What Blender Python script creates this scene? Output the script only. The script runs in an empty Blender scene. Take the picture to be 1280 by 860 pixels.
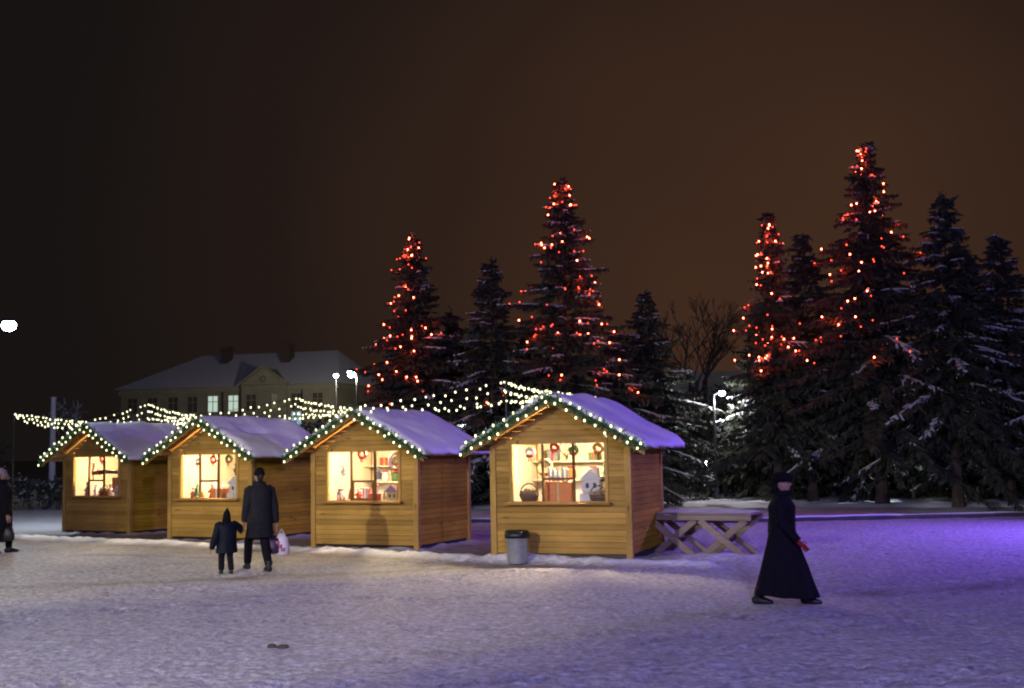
import bpy, math, random
from mathutils import Vector, Matrix, noise
from math import sin, cos, pi, radians, sqrt, exp

rnd = random.Random(11)
sc = bpy.context.scene
COL = sc.collection

# ------------------------------------------------------------------ render
sc.render.engine = 'CYCLES'
sc.cycles.use_denoising = True
sc.cycles.sample_clamp_indirect = 4.0
sc.cycles.sample_clamp_direct = 0.0
sc.cycles.filter_width = 2.1
sc.cycles.max_bounces = 6
sc.cycles.transparent_max_bounces = 8
sc.cycles.caustics_reflective = False
sc.cycles.caustics_refractive = False
sc.view_settings.view_transform = 'Standard'
sc.view_settings.look = 'None'
sc.view_settings.exposure = 0.0
sc.view_settings.gamma = 1.0

# ------------------------------------------------------------------ mesh helpers
class MB:
    """Collects vertices and faces for one mesh object."""
    def __init__(self):
        self.v = []; self.f = []
    def add(self, vs, fs):
        n = len(self.v)
        self.v.extend(tuple(p) for p in vs)
        self.f.extend(tuple(i + n for i in f) for f in fs)
    def box(self, x0, x1, y0, y1, z0, z1):
        self.add([(x0,y0,z0),(x1,y0,z0),(x1,y1,z0),(x0,y1,z0),(x0,y0,z1),(x1,y0,z1),(x1,y1,z1),(x0,y1,z1)],
                 [(0,3,2,1),(4,5,6,7),(0,1,5,4),(1,2,6,5),(2,3,7,6),(3,0,4,7)])
    def prism(self, front, back):
        n = len(front)
        fs = [tuple(range(n)), tuple(range(2*n-1, n-1, -1))]
        for i in range(n):
            j = (i+1) % n
            fs.append((i, i+n, j+n, j)[::-1])
        self.add(list(front)+list(back), fs)
    def beam(self, a, b, w, h, up=(0,0,1)):
        a = Vector(a); b = Vector(b); d = (b-a).normalized(); u = Vector(up)
        s = d.cross(u)
        if s.length < 1e-4: s = d.cross(Vector((0,1,0)))
        s.normalize(); u = s.cross(d).normalized()
        q = [s*(w/2)-u*(h/2), s*(w/2)+u*(h/2), -s*(w/2)+u*(h/2), -s*(w/2)-u*(h/2)]
        self.prism([a+k for k in q], [b+k for k in q])
    def tube(self, pts, rad, seg=8, cap=True, squash=None):
        pts = [Vector(p) for p in pts]
        if not hasattr(rad, '__len__'): rad = [rad]*len(pts)
        n0 = len(self.v); ref = None
        for i, p in enumerate(pts):
            t = (pts[min(i+1, len(pts)-1)] - pts[max(i-1, 0)])
            t = t.normalized() if t.length > 1e-9 else Vector((0,0,1))
            if ref is None:
                ref = Vector((0,0,1)) if abs(t.z) < .9 else Vector((0,1,0))
            s = t.cross(ref)
            if s.length < 1e-5: s = t.cross(Vector((1,0,0)))
            s.normalize(); u = s.cross(t).normalized(); ref = u
            r = rad[i]; ra, rb = (r if hasattr(r, '__len__') else (r, r))
            if squash: rb *= squash
            for k in range(seg):
                a = 2*pi*k/seg
                q = p + s*(ra*cos(a)) + u*(rb*sin(a))
                self.v.append((q.x, q.y, q.z))
        for i in range(len(pts)-1):
            for k in range(seg):
                a = n0+i*seg+k; b = n0+i*seg+(k+1) % seg
                self.f.append((a, b, b+seg, a+seg))
        if cap:
            self.f.append(tuple(n0+k for k in range(seg))[::-1])
            m = n0+(len(pts)-1)*seg
            self.f.append(tuple(m+k for k in range(seg)))
    def loft(self, rings, seg=16, cap=True):
        """rings: (cx, cy, cz, rx, ry[, tilt]) horizontal ellipses bottom to top; tilt drops the +x side"""
        n0 = len(self.v)
        for r in rings:
            cx, cy, cz, rx, ry = r[:5]; ti = r[5] if len(r) > 5 else 0
            for k in range(seg):
                a = 2*pi*k/seg
                self.v.append((cx+rx*cos(a), cy+ry*sin(a), cz-ti*rx*cos(a)))
        for i in range(len(rings)-1):
            for k in range(seg):
                a = n0+i*seg+k; b = n0+i*seg+(k+1) % seg
                self.f.append((a, b, b+seg, a+seg))
        if cap:
            self.f.append(tuple(n0+k for k in range(seg))[::-1])
            m = n0+(len(rings)-1)*seg
            self.f.append(tuple(m+k for k in range(seg)))
    def ball(self, c, rx, ry=None, rz=None, seg=12, rings=8):
        ry = rx if ry is None else ry; rz = rx if rz is None else rz
        c = Vector(c)
        self.loft([(c.x, c.y, c.z-rz*cos(pi*i/rings), max(1e-4, rx*sin(pi*i/rings)), max(1e-4, ry*sin(pi*i/rings))) for i in range(rings+1)], seg, True)
    def torus(self, c, R, r, axis='y', seg=20, s2=6):
        pts = []
        c = Vector(c)
        for k in range(seg):
            a = 2*pi*k/seg
            for j in range(s2):
                b = 2*pi*j/s2
                q = R + r*cos(b)
                if axis == 'y': pts.append((c.x+q*cos(a), c.y+r*sin(b), c.z+q*sin(a)))
                else: pts.append((c.x+q*cos(a), c.y+q*sin(a), c.z+r*sin(b)))
        fs = []
        for k in range(seg):
            for j in range(s2):
                a = k*s2+j; b = k*s2+(j+1) % s2; m = ((k+1) % seg)*s2
                fs.append((a, b, m+(j+1) % s2, m+j))
        self.add(pts, fs)
    def blade(self, p, d, l, w, n):
        """needle spray: one small diamond from p along d"""
        s = d.cross(n)
        if s.length < 1e-5: s = Vector((1,0,0))
        s = s.normalized()*w*.5
        m = p + d*(l*.4)
        self.add([p, m+s, p+d*l, m-s], [(0,1,2,3)])
    def mesh(self, name, mat=None, smooth=False):
        me = bpy.data.meshes.new(name)
        me.from_pydata(self.v, [], self.f); me.update()
        if mat: me.materials.append(mat)
        if smooth:
            me.polygons.foreach_set('use_smooth', [True]*len(me.polygons))
        return me
    def build(self, name, mat, parent=None, smooth=False, loc=None):
        o = bpy.data.objects.new(name, self.mesh(name, mat, smooth))
        COL.objects.link(o)
        if parent: o.parent = parent
        if loc: o.location = loc
        return o

def tag(o, label=None, cat=None, group=None, kind=None):
    if label: o['label'] = label
    if cat: o['category'] = cat
    if group: o['group'] = group
    if kind: o['kind'] = kind
    return o
def empty(name, loc, rz=0, label=None, cat=None, group=None):
    o = bpy.data.objects.new(name, None); COL.objects.link(o)
    o.location = loc; o.rotation_euler = (0,0,rz); o.empty_display_size = .2
    return tag(o, label, cat, group)
def link_mesh(name, me, parent, loc):
    o = bpy.data.objects.new(name, me); COL.objects.link(o)
    o.parent = parent; o.location = loc
    return o

# ------------------------------------------------------------------ materials
def new_mat(name):
    m = bpy.data.materials.new(name); m.use_nodes = True
    nt = m.node_tree; b = nt.nodes['Principled BSDF']
    return m, nt, b
def plain(name, c, rough=.7, metal=0, var=.0, bump=0, scale=8, island=False):
    m, nt, b = new_mat(name)
    b.inputs['Roughness'].default_value = rough; b.inputs['Metallic'].default_value = metal
    b.inputs['Base Color'].default_value = (*c, 1)
    tc = nt.nodes.new('ShaderNodeTexCoord')
    n = nt.nodes.new('ShaderNodeTexNoise'); n.inputs['Scale'].default_value = scale; n.inputs['Detail'].default_value = 5
    nt.links.new(tc.outputs['Object'], n.inputs['Vector'])
    if var or island:
        mp = nt.nodes.new('ShaderNodeMapRange'); mp.inputs['To Min'].default_value = 1-var; mp.inputs['To Max'].default_value = 1+var
        mp.inputs['From Min'].default_value = .3; mp.inputs['From Max'].default_value = .7
        if island:
            g = nt.nodes.new('ShaderNodeNewGeometry')
            nt.links.new(g.outputs['Random Per Island'], mp.inputs['Value']); mp.inputs['From Min'].default_value = 0; mp.inputs['From Max'].default_value = 1
        else: nt.links.new(n.outputs['Fac'], mp.inputs['Value'])
        v = nt.nodes.new('ShaderNodeVectorMath'); v.operation = 'SCALE'; v.inputs[0].default_value = c
        nt.links.new(mp.outputs['Result'], v.inputs['Scale']); nt.links.new(v.outputs['Vector'], b.inputs['Base Color'])
    if bump:
        bp = nt.nodes.new('ShaderNodeBump'); bp.inputs['Strength'].default_value = bump; bp.inputs['Distance'].default_value = .03
        nt.links.new(n.outputs['Fac'], bp.inputs['Height']); nt.links.new(bp.outputs['Normal'], b.inputs['Normal'])
    return m
def emit(name, c, s):
    m = bpy.data.materials.new(name); m.use_nodes = True; nt = m.node_tree; nt.nodes.clear()
    e = nt.nodes.new('ShaderNodeEmission'); o = nt.nodes.new('ShaderNodeOutputMaterial')
    e.inputs['Color'].default_value = (*c, 1); e.inputs['Strength'].default_value = s
    nt.links.new(e.outputs[0], o.inputs[0]); return m

def wood(name, c1, c2, grain_axis='X', rough=.62):
    m, nt, b = new_mat(name); L = nt.links.new; N = nt.nodes.new
    b.inputs['Roughness'].default_value = rough; b.inputs['Specular IOR Level'].default_value = .08
    tc = N('ShaderNodeTexCoord'); mp = N('ShaderNodeMapping')
    sc_ = {'X': (1.2, 14, 22), 'Z': (14, 14, 1.2), 'Y': (22, 1.2, 14)}[grain_axis]
    mp.inputs['Scale'].default_value = sc_
    L(tc.outputs['Object'], mp.inputs['Vector'])
    g = N('ShaderNodeNewGeometry')
    off = N('ShaderNodeVectorMath'); off.operation = 'ADD'
    sclr = N('ShaderNodeMath'); sclr.operation = 'MULTIPLY'; sclr.inputs[1].default_value = 37
    L(g.outputs['Random Per Island'], sclr.inputs[0]); L(mp.outputs[0], off.inputs[0]); L(sclr.outputs[0], off.inputs[1])
    n = N('ShaderNodeTexNoise'); n.inputs['Scale'].default_value = 1.0; n.inputs['Detail'].default_value = 6; n.inputs['Roughness'].default_value = .65
    L(off.outputs[0], n.inputs['Vector'])
    cr = N('ShaderNodeValToRGB'); cr.color_ramp.elements[0].position = .3; cr.color_ramp.elements[1].position = .7
    cr.color_ramp.elements[0].color = (*c2, 1); cr.color_ramp.elements[1].color = (*c1, 1)
    L(n.outputs['Fac'], cr.inputs['Fac'])
    # knots
    vo = N('ShaderNodeTexVoronoi'); vo.inputs['Scale'].default_value = 1.0
    mp2 = N('ShaderNodeMapping'); s2 = {'X': (1.6, 5, 7), 'Z': (5, 5, 1.6), 'Y': (7, 1.6, 5)}[grain_axis]; mp2.inputs['Scale'].default_value = s2
    L(tc.outputs['Object'], mp2.inputs['Vector']); L(mp2.outputs[0], vo.inputs['Vector'])
    kr = N('ShaderNodeMapRange'); kr.inputs['From Min'].default_value = .06; kr.inputs['From Max'].default_value = .16
    kr.inputs['To Min'].default_value = .45; kr.inputs['To Max'].default_value = 1
    L(vo.outputs['Distance'], kr.inputs['Value'])
    pv = N('ShaderNodeMapRange'); pv.inputs['To Min'].default_value = .72; pv.inputs['To Max'].default_value = 1.18
    L(g.outputs['Random Per Island'], pv.inputs['Value'])
    mul0 = N('ShaderNodeMath'); mul0.operation = 'MULTIPLY'; L(kr.outputs[0], mul0.inputs[0]); L(pv.outputs[0], mul0.inputs[1])
    st = N('ShaderNodeTexNoise'); st.inputs['Scale'].default_value = 1.1; st.inputs['Detail'].default_value = 5; L(tc.outputs['Object'], st.inputs['Vector'])
    oi = N('ShaderNodeObjectInfo'); sta = N('ShaderNodeVectorMath'); sta.operation = 'ADD'; L(tc.outputs['Object'], sta.inputs[0]); so = N('ShaderNodeMath'); so.operation = 'MULTIPLY'; so.inputs[1].default_value = 50; L(oi.outputs['Random'], so.inputs[0]); L(so.outputs[0], sta.inputs[1]); L(sta.outputs[0], st.inputs['Vector'])
    sm = N('ShaderNodeMapRange'); sm.inputs['From Min'].default_value = .35; sm.inputs['From Max'].default_value = .65; sm.inputs['To Min'].default_value = .78; sm.inputs['To Max'].default_value = 1.08; L(st.outputs['Fac'], sm.inputs['Value'])
    mul = N('ShaderNodeMath'); mul.operation = 'MULTIPLY'; L(mul0.outputs[0], mul.inputs[0]); L(sm.outputs[0], mul.inputs[1])
    vs = N('ShaderNodeVectorMath'); vs.operation = 'SCALE'; L(cr.outputs['Color'], vs.inputs[0]); L(mul.outputs[0], vs.inputs['Scale'])
    L(vs.outputs[0], b.inputs['Base Color'])
    bp = N('ShaderNodeBump'); bp.inputs['Strength'].default_value = .25; bp.inputs['Distance'].default_value = .01
    L(n.outputs['Fac'], bp.inputs['Height']); L(bp.outputs[0], b.inputs['Normal'])
    return m

def snow_mat(name, c=(.8,.81,.83), bump=.5, scale=9):
    m, nt, b = new_mat(name); L = nt.links.new; N = nt.nodes.new
    b.inputs['Roughness'].default_value = .75; b.inputs['Base Color'].default_value = (*c, 1)
    tc = N('ShaderNodeTexCoord'); n = N('ShaderNodeTexNoise'); n.inputs['Scale'].default_value = scale; n.inputs['Detail'].default_value = 6; n.inputs['Roughness'].default_value = .65
    L(tc.outputs['Object'], n.inputs['Vector'])
    bp = N('ShaderNodeBump'); bp.inputs['Strength'].default_value = bump; bp.inputs['Distance'].default_value = .05
    L(n.outputs['Fac'], bp.inputs['Height']); L(bp.outputs[0], b.inputs['Normal'])
    return m

def ground_mat():
    m, nt, b = new_mat('trampled_snow'); L = nt.links.new; N = nt.nodes.new
    b.inputs['Roughness'].default_value = .7
    tc = N('ShaderNodeTexCoord')
    def noise_(s, d=4, r=.6):
        n = N('ShaderNodeTexNoise'); n.inputs['Scale'].default_value = s; n.inputs['Detail'].default_value = d; n.inputs['Roughness'].default_value = r
        L(tc.outputs['Object'], n.inputs['Vector']); return n
    fine = noise_(11, 6, .72); mid = noise_(3.2, 5, .65); big = noise_(.45, 4, .6)
    vo = N('ShaderNodeTexVoronoi'); vo.inputs['Scale'].default_value = 9; vo.inputs['Randomness'].default_value = 1
    L(tc.outputs['Object'], vo.inputs['Vector'])
    at = N('ShaderNodeAttribute'); at.attribute_name = 'dirt'
    af = N('ShaderNodeAttribute'); af.attribute_name = 'fresh_and_lit'  # clean snow, and the window-light stripe painted whiter
    # grey trampled snow with clean granules, brown packed ice where dirt is high
    gran = N('ShaderNodeValToRGB'); gran.color_ramp.elements[0].position = .38; gran.color_ramp.elements[1].position = .64
    gran.color_ramp.elements[0].color = (.36,.35,.37,1); gran.color_ramp.elements[1].color = (.80,.80,.82,1)
    L(fine.outputs['Fac'], gran.inputs['Fac'])
    dm = N('ShaderNodeMath'); dm.operation = 'MULTIPLY_ADD'; dm.inputs[1].default_value = .5
    mm = N('ShaderNodeMapRange'); mm.inputs['From Min'].default_value = .35; mm.inputs['From Max'].default_value = .7; mm.inputs['To Min'].default_value = -.16; mm.inputs['To Max'].default_value = .22
    L(mid.outputs['Fac'], mm.inputs['Value'])
    L(big.outputs['Fac'], dm.inputs[0]); dm.inputs[1].default_value = .16; L(mm.outputs[0], dm.inputs[2])
    ad = N('ShaderNodeMath'); ad.operation = 'ADD'; ad.use_clamp = True; L(dm.outputs[0], ad.inputs[0]); L(at.outputs['Fac'], ad.inputs[1])
    mix = N('ShaderNodeMix'); mix.data_type = 'RGBA'; mix.inputs[7].default_value = (.17,.122,.088,1)
    L(ad.outputs[0], mix.inputs[0]); L(gran.outputs['Color'], mix.inputs[6])
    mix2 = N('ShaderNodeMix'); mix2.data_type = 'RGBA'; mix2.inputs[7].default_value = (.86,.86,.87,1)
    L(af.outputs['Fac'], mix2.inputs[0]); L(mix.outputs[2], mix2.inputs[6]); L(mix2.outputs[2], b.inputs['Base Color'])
    h = N('ShaderNodeMath'); h.operation = 'MULTIPLY_ADD'; h.inputs[1].default_value = .6
    L(vo.outputs['Distance'], h.inputs[0]); L(fine.outputs['Fac'], h.inputs[2])
    h2 = N('ShaderNodeMath'); h2.operation = 'MULTIPLY_ADD'; h2.inputs[1].default_value = 1.6; L(mid.outputs['Fac'], h2.inputs[0]); L(h.outputs[0], h2.inputs[2])
    bp = N('ShaderNodeBump'); bp.inputs['Strength'].default_value = .85; bp.inputs['Distance'].default_value = .05
    L(h2.outputs[0], bp.inputs['Height']); L(bp.outputs[0], b.inputs['Normal'])
    return m

def glass_mat():
    m = bpy.data.materials.new('window_glass'); m.use_nodes = True; nt = m.node_tree; nt.nodes.clear()
    t = nt.nodes.new('ShaderNodeBsdfTransparent'); g = nt.nodes.new('ShaderNodeBsdfGlossy'); g.inputs['Roughness'].default_value = .05
    x = nt.nodes.new('ShaderNodeMixShader'); x.inputs[0].default_value = .06; o = nt.nodes.new('ShaderNodeOutputMaterial')
    t.inputs['Color'].default_value = (.95,.96,.95,1)
    nt.links.new(t.outputs[0], x.inputs[1]); nt.links.new(g.outputs[0], x.inputs[2]); nt.links.new(x.outputs[0], o.inputs[0]); return m

M = dict(
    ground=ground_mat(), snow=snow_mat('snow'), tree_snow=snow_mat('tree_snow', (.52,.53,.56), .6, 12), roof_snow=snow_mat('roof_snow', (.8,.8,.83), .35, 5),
    plank=wood('honey_planks', (.50,.31,.075), (.37,.215,.042), 'X'), plank_y=wood('honey_side_planks', (.52,.34,.028), (.36,.225,.016), 'Y'),
    post=wood('post_wood', (.52,.33,.09), (.38,.23,.055), 'Z'), board=wood('verge_wood', (.44,.25,.08), (.32,.17,.05), 'X'),
    mull=wood('mullion_wood', (.22,.12,.04), (.14,.07,.02), 'Z'), lining=plain('pale_lining', (.86,.80,.64), .6, var=.08, scale=4), grey_wood=wood('weathered_wood', (.34,.27,.20), (.23,.18,.135), 'X', .8),
    glass=glass_mat(), needle=plain('spruce_needles', (.034,.042,.027), .75, var=.45, island=True), garland=plain('garland_needles', (.03,.12,.035), .6, var=.5, island=True),
    bark=plain('bark', (.06,.045,.035), .9, var=.3, bump=.6, scale=14), twig=plain('twig_bark', (.05,.038,.028), .9, var=.3, scale=6),
    shrub=plain('frosted_hedge_leaves', (.04,.045,.036), .85, var=.6, island=True),
    wire=plain('cable_black', (.02,.03,.02), .6), metal=plain('galvanised_steel', (.42,.44,.46), .42, .55, var=.12, scale=12), pole=plain('lamp_post_paint', (.045,.05,.055), .5, .3, var=.15),
    black=plain('black_plastic', (.012,.012,.014), .45), concrete=plain('concrete', (.36,.37,.38), .85, var=.15, bump=.2, scale=10),
    kerb=plain('kerb_granite', (.07,.065,.075), .8, var=.25, scale=12), stucco=plain('olive_stucco', (.30,.27,.17), .9, var=.12, scale=1.5),
    trim=plain('stucco_trim', (.30,.275,.18), .85, var=.1, scale=2), darkpane=plain('dark_pane', (.10,.095,.07), .25), chimney=plain('chimney_brick', (.09,.06,.05), .9, var=.3, scale=6),
    bulb=emit('warm_white_bulb', (1,.96,.54), 3.6), redbulb=emit('amber_bulb', (1,.13,.065), 34), deepred=emit('red_bulb', (1,.06,.025), 7), lamp=emit('lamp_glass', (.86,.95,1), 40),
    lit=emit('lit_curtain', (.80,1,.84), .62), lit_dim=emit('dim_curtain', (.7,.65,.4), .14), lit_blue=emit('lit_blue_curtain', (.5,.8,.95), .5), tube=emit('ceiling_lamp_tube', (1,.72,.36), 9), amber=emit('amber_lamp', (1,.55,.2), 3),
)

# ------------------------------------------------------------------ camera (height 2 m, slight tilt as in the photo)
P, R_ = radians(5.2784), radians(-1.0395)
F = Vector((0, cos(P), sin(P))); U0 = Vector((0, -sin(P), cos(P))); R0 = Vector((1,0,0))
rt = R0*cos(R_) + U0*sin(R_); up = U0*cos(R_) - R0*sin(R_)
cam = bpy.data.cameras.new('camera'); co = bpy.data.objects.new('camera', cam); COL.objects.link(co)
co.matrix_world = Matrix(((rt.x, up.x, -F.x, 0), (rt.y, up.y, -F.y, 0), (rt.z, up.z, -F.z, 2.0), (0,0,0,1)))
cam.sensor_width = 36; cam.lens = 36*1448.09/1280; cam.clip_end = 5000
sc.camera = co

# ------------------------------------------------------------------ night sky (city glow on low cloud)
w = bpy.data.worlds.new('World'); sc.world = w; w.use_nodes = True
nt = w.node_tree; L = nt.links.new; N = nt.nodes.new
bg = nt.nodes['Background']
tc = N('ShaderNodeTexCoord')
gd = Vector((.20, 1, .13)).normalized()
dot = N('ShaderNodeVectorMath'); dot.operation = 'DOT_PRODUCT'; dot.inputs[1].default_value = gd
L(tc.outputs['Generated'], dot.inputs[0])
cr = N('ShaderNodeValToRGB'); e = cr.color_ramp.elements
stops = [(.55,(.0055,.0048,.0048)),(.84,(.0085,.0067,.0061)),(.915,(.0155,.0094,.0076)),(.955,(.0265,.0140,.0096)),(.982,(.0395,.0190,.0115)),(1.0,(.0530,.0242,.0138))]
e[0].position = stops[0][0]; e[0].color = (*stops[0][1],1); e[1].position = stops[-1][0]; e[1].color = (*stops[-1][1],1)
for p_, c_ in stops[1:-1]:
    q = e.new(p_); q.color = (*c_,1)
cr.color_ramp.interpolation = 'EASE'
nz = N('ShaderNodeTexNoise'); nz.inputs['Scale'].default_value = 2.2; nz.inputs['Detail'].default_value = 4
L(tc.outputs['Generated'], nz.inputs['Vector'])
ma = N('ShaderNodeMath'); ma.operation = 'MULTIPLY_ADD'; ma.inputs[1].default_value = .06
L(nz.outputs['Fac'], ma.inputs[0]); 
sb = N('ShaderNodeMath'); sb.operation = 'SUBTRACT'; sb.inputs[1].default_value = .030
L(dot.outputs['Value'], sb.inputs[0]); L(sb.outputs[0], ma.inputs[2]); L(ma.outputs[0], cr.inputs['Fac'])
L(cr.outputs['Color'], bg.inputs['Color']); bg.inputs['Strength'].default_value = 1.0

# ------------------------------------------------------------------ lamps that light the square, and one added fill
def light(name, kind, loc, power, color, size=.15, aim=None, spot=None, blend=.6):
    l = bpy.data.lights.new(name, kind); l.energy = power; l.color = color; l.shadow_soft_size = size
    o = bpy.data.objects.new(name, l); COL.objects.link(o); o.location = loc
    if aim is not None:
        o.rotation_euler = (Vector(aim)-Vector(loc)).to_track_quat('-Z', 'Y').to_euler()
    if spot: l.spot_size = radians(spot); l.spot_blend = blend
    return o
light('square_lamp_light', 'SPOT', (-13.5,-3,6.2), 12000, (1,.93,.80), .2, (-5.7,14.6,.7), 41, .6)
light('west_lamp_light', 'SPOT', (-17,12,6.5), 3000, (1,.86,.64), .25, (-5.5,25,-3.0), 56, .6)
light('stage_flood_light', 'SPOT', (16.6,24.5,5.2), 7500, (.24,.11,1), .4, (8.5,24.5,-.5), 112, 1.0)
light('stage_wash_light', 'POINT', (2,-8,10), 14500, (.42,.36,1), 1.2)
light('added_cool_fill', 'POINT', (-7,-6,7.5), 1500, (.70,.74,1), 1.0)  # added bluish fill over the whole square, not a stage lamp

# ------------------------------------------------------------------ ground
LIGHT_STRIPE = [(-30,41.5),(-12.6,29.96),(-4.03,24.16),(-.36,21.38),(2.0,20.1),(3.2,19.9)]  # near edge of the window light, painted whiter and raised as a ridge
TRACKS = [[(-12,17.9),(-7.86,18.45),(-.35,20.5),(2.2,20.0)], [(4.6,15.8),(6,16.2),(9,18.0),(14,19.5)], [(-9,24.6),(-4,22.5),(0,20.6)]]
def seg_d(x, y, pl):
    best = 1e9; side = 0
    for (ax,ay),(bx,by) in zip(pl, pl[1:]):
        dx,dy = bx-ax, by-ay
        t = max(0, min(1, ((x-ax)*dx+(y-ay)*dy)/(dx*dx+dy*dy)))
        d = sqrt((x-ax-t*dx)**2+(y-ay-t*dy)**2)
        if d < best: best = d; side = dx*(y-ay)-dy*(x-ax)
    return best, side
KIOSKS = [(-11.105,30.998,.533),(-7.256,27.764,.497),(-3.177,24.612,.436),(.805,20.873,.362)]
KW, KD = 2.578, 2.32
def axis(dense0, dense1, step, far, grow=1.22):
    a = []; x = dense0
    while x < dense1: a.append(x); x += step
    s = step
    while x < far: a.append(x); s *= grow; x += s
    lo = []; x = dense0; s = step
    while x > -far: s *= grow; x -= s; lo.append(x)
    return lo[::-1]+a
xs = axis(-14, 13, .085, 2500); ys = axis(8.5, 34, .085, 2500)
gv = []; dirt = []; fresh_and_lit = []
for y in ys:
    for x in xs:
        h = 0; d_ = 0; f_ = 0
        if -40 < x < 40 and -10 < y < 70:
            v3 = Vector((x, y, 0))
            h = .022*noise.noise(v3*.7) + .012*noise.noise(v3*2.3) + .008*noise.noise(v3*6.1)
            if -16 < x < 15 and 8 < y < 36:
                sd, side = seg_d(x, y, LIGHT_STRIPE)
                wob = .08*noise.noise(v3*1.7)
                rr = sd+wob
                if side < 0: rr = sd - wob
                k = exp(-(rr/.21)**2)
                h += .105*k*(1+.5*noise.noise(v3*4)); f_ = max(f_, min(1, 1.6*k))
                if side > 0 and x < 3.0:   # the worn apron between the stripe and the huts
                    d_ = max(d_, .75*min(1, sd/.25)*max(0, 1-max(0, sd-2.2)/2))
                if side < 0 and x < 1.5:
                    a = max(0, 1-sd/2.3)*(.85 if x < -4 else .85*max(0, (1.5-x)/5.5))
                    d_ = max(d_, a)
                for tr in TRACKS:
                    td, _ = seg_d(x, y, tr)
                    d_ = max(d_, .48*exp(-((td+.25*noise.noise(v3*.9))/.28)**2))
                for kx,ky,kt in KIOSKS:     # snow pushed up against the skids
                    c,s = cos(kt), sin(kt); lx = (x-kx)*c-(y-ky)*s; ly = (x-kx)*s+(y-ky)*c
                    ox = max(abs(lx)-KW/2, 0); oy = max(-ly, ly-KD, 0); q = sqrt(ox*ox+oy*oy)
                    if q < .6:
                        h += .06*exp(-(q/.22)**2)*(.6+noise.noise(v3*3.1)); d_ *= .4+.6*min(1, q/.5); f_ = max(f_, .5*exp(-(q/.2)**2)*(1 if noise.noise(v3*3.1) > 0 else .2))
                # clean heap around the trestle table
                q = ((x-3.5)/1.4)**2+((y-21.1)/.45)**2
                h += .10*exp(-q)*(.8+.8*noise.noise(v3*3.3)); f_ = max(f_, .55*exp(-q))
            if y > 31: f_ = max(f_, .55*min(1,(y-31)/3))
        gv.append((x, y, h)); dirt.append(d_); fresh_and_lit.append(f_)
nx = len(xs)
# trails of footprints and two sledge tracks pressed into the snow
import bisect
def press(px, py, ax, ay, la, lb, dep):
    i0 = bisect.bisect(xs, px-.5); i1 = bisect.bisect(xs, px+.5); j0 = bisect.bisect(ys, py-.5); j1 = bisect.bisect(ys, py+.5)
    for j in range(j0, j1):
        for i in range(i0, i1):
            dx, dy = xs[i]-px, ys[j]-py; u_ = (dx*ax+dy*ay)/la; v_ = (-dx*ay+dy*ax)/lb; q = u_*u_+v_*v_
            if q < 4:
                a,b_,c = gv[j*nx+i]; gv[j*nx+i] = (a,b_,c-dep*exp(-q*1.1)+dep*.45*exp(-(q-2)**2*1.5)); dirt[j*nx+i] = max(dirt[j*nx+i], .30*exp(-q))
fr_ = random.Random(77)
for k in range(48):
    x, y = fr_.uniform(-11,10), fr_.uniform(9,23); a = fr_.choice((0,pi,.35,-.4,2.7))+fr_.gauss(0,.25)
    for q in range(fr_.randint(8,22)):
        sd = .11 if q % 2 else -.11
        press(x-sin(a)*sd, y+cos(a)*sd, cos(a), sin(a), .17, .10, fr_.uniform(.025,.055)); a += fr_.gauss(0,.05); x += cos(a)*.66; y += sin(a)*.66
gf = [(j*nx+i, j*nx+i+1, (j+1)*nx+i+1, (j+1)*nx+i) for j in range(len(ys)-1) for i in range(nx-1)]
gm = MB(); gm.v = gv; gm.f = gf
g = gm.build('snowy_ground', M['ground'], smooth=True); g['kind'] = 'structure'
for nm, arr in (('dirt', dirt), ('fresh_and_lit', fresh_and_lit)):
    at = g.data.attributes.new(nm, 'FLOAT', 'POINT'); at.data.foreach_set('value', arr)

# far flat ground lit by lamps, built as a low white snow plateau
def polyline(pl, step):
    out = []
    for (ax,ay),(bx,by) in zip(pl, pl[1:]):
        n = max(1, int(sqrt((bx-ax)**2+(by-ay)**2)/step))
        out += [(ax+(bx-ax)*i/n, ay+(by-ay)*i/n) for i in range(n)]
    return out+[pl[-1]]
LIT_STRIP = [(-6,42.6),(-1.2,41.4),(5.1,40.6),(10,38.6),(14.4,36.9),(22,33.5)]
pl = polyline(LIT_STRIP, .3); m_ = MB(); prof = [(-.7,-.03),(-.4,.05),(-.1,.09),(.5,.10),(1.4,.09),(2.4,.10),(3.4,.10),(4.4,.13),(5.4,-.05)]
for i,(x,y) in enumerate(pl):
    for k,(o_,z_) in enumerate(prof):
        n_ = noise.noise(Vector((x*1.3,y*1.3,k*.7)))
        m_.v.append((x+.25*o_, y+o_, z_*(1+.55*n_) if z_ > 0 else z_))
np_ = len(prof)
for i in range(len(pl)-1):
    for k in range(np_-1):
        a = i*np_+k; m_.f.append((a, a+np_, a+np_+1, a+1))
o = m_.build('lit_ground_strip', M['snow'], smooth=True); o['kind'] = 'structure'
# low kerb round the bed, with a snow cap
KERB = [(-5,33.9),(2,32.5),(6.05,31.0),(9,31.3),(13.2,31.6),(19,31.7)]
pl = polyline(KERB, .5); m_ = MB(); m2 = MB()
m_.tube([(x,y,.03) for x,y in pl], .075, 4)
m2.tube([(x,y+.10,.10+.025*noise.noise(Vector((x*1.1,y,0)))) for x,y in pl], [(.11,.035+.02*noise.noise(Vector((x*2,y,5)))) for x,y in pl], 6)
o = m_.build('kerb', M['kerb']); o['kind'] = 'structure'
o = m2.build('kerb_snow', M['snow'], smooth=True); o['kind'] = 'structure'
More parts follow.
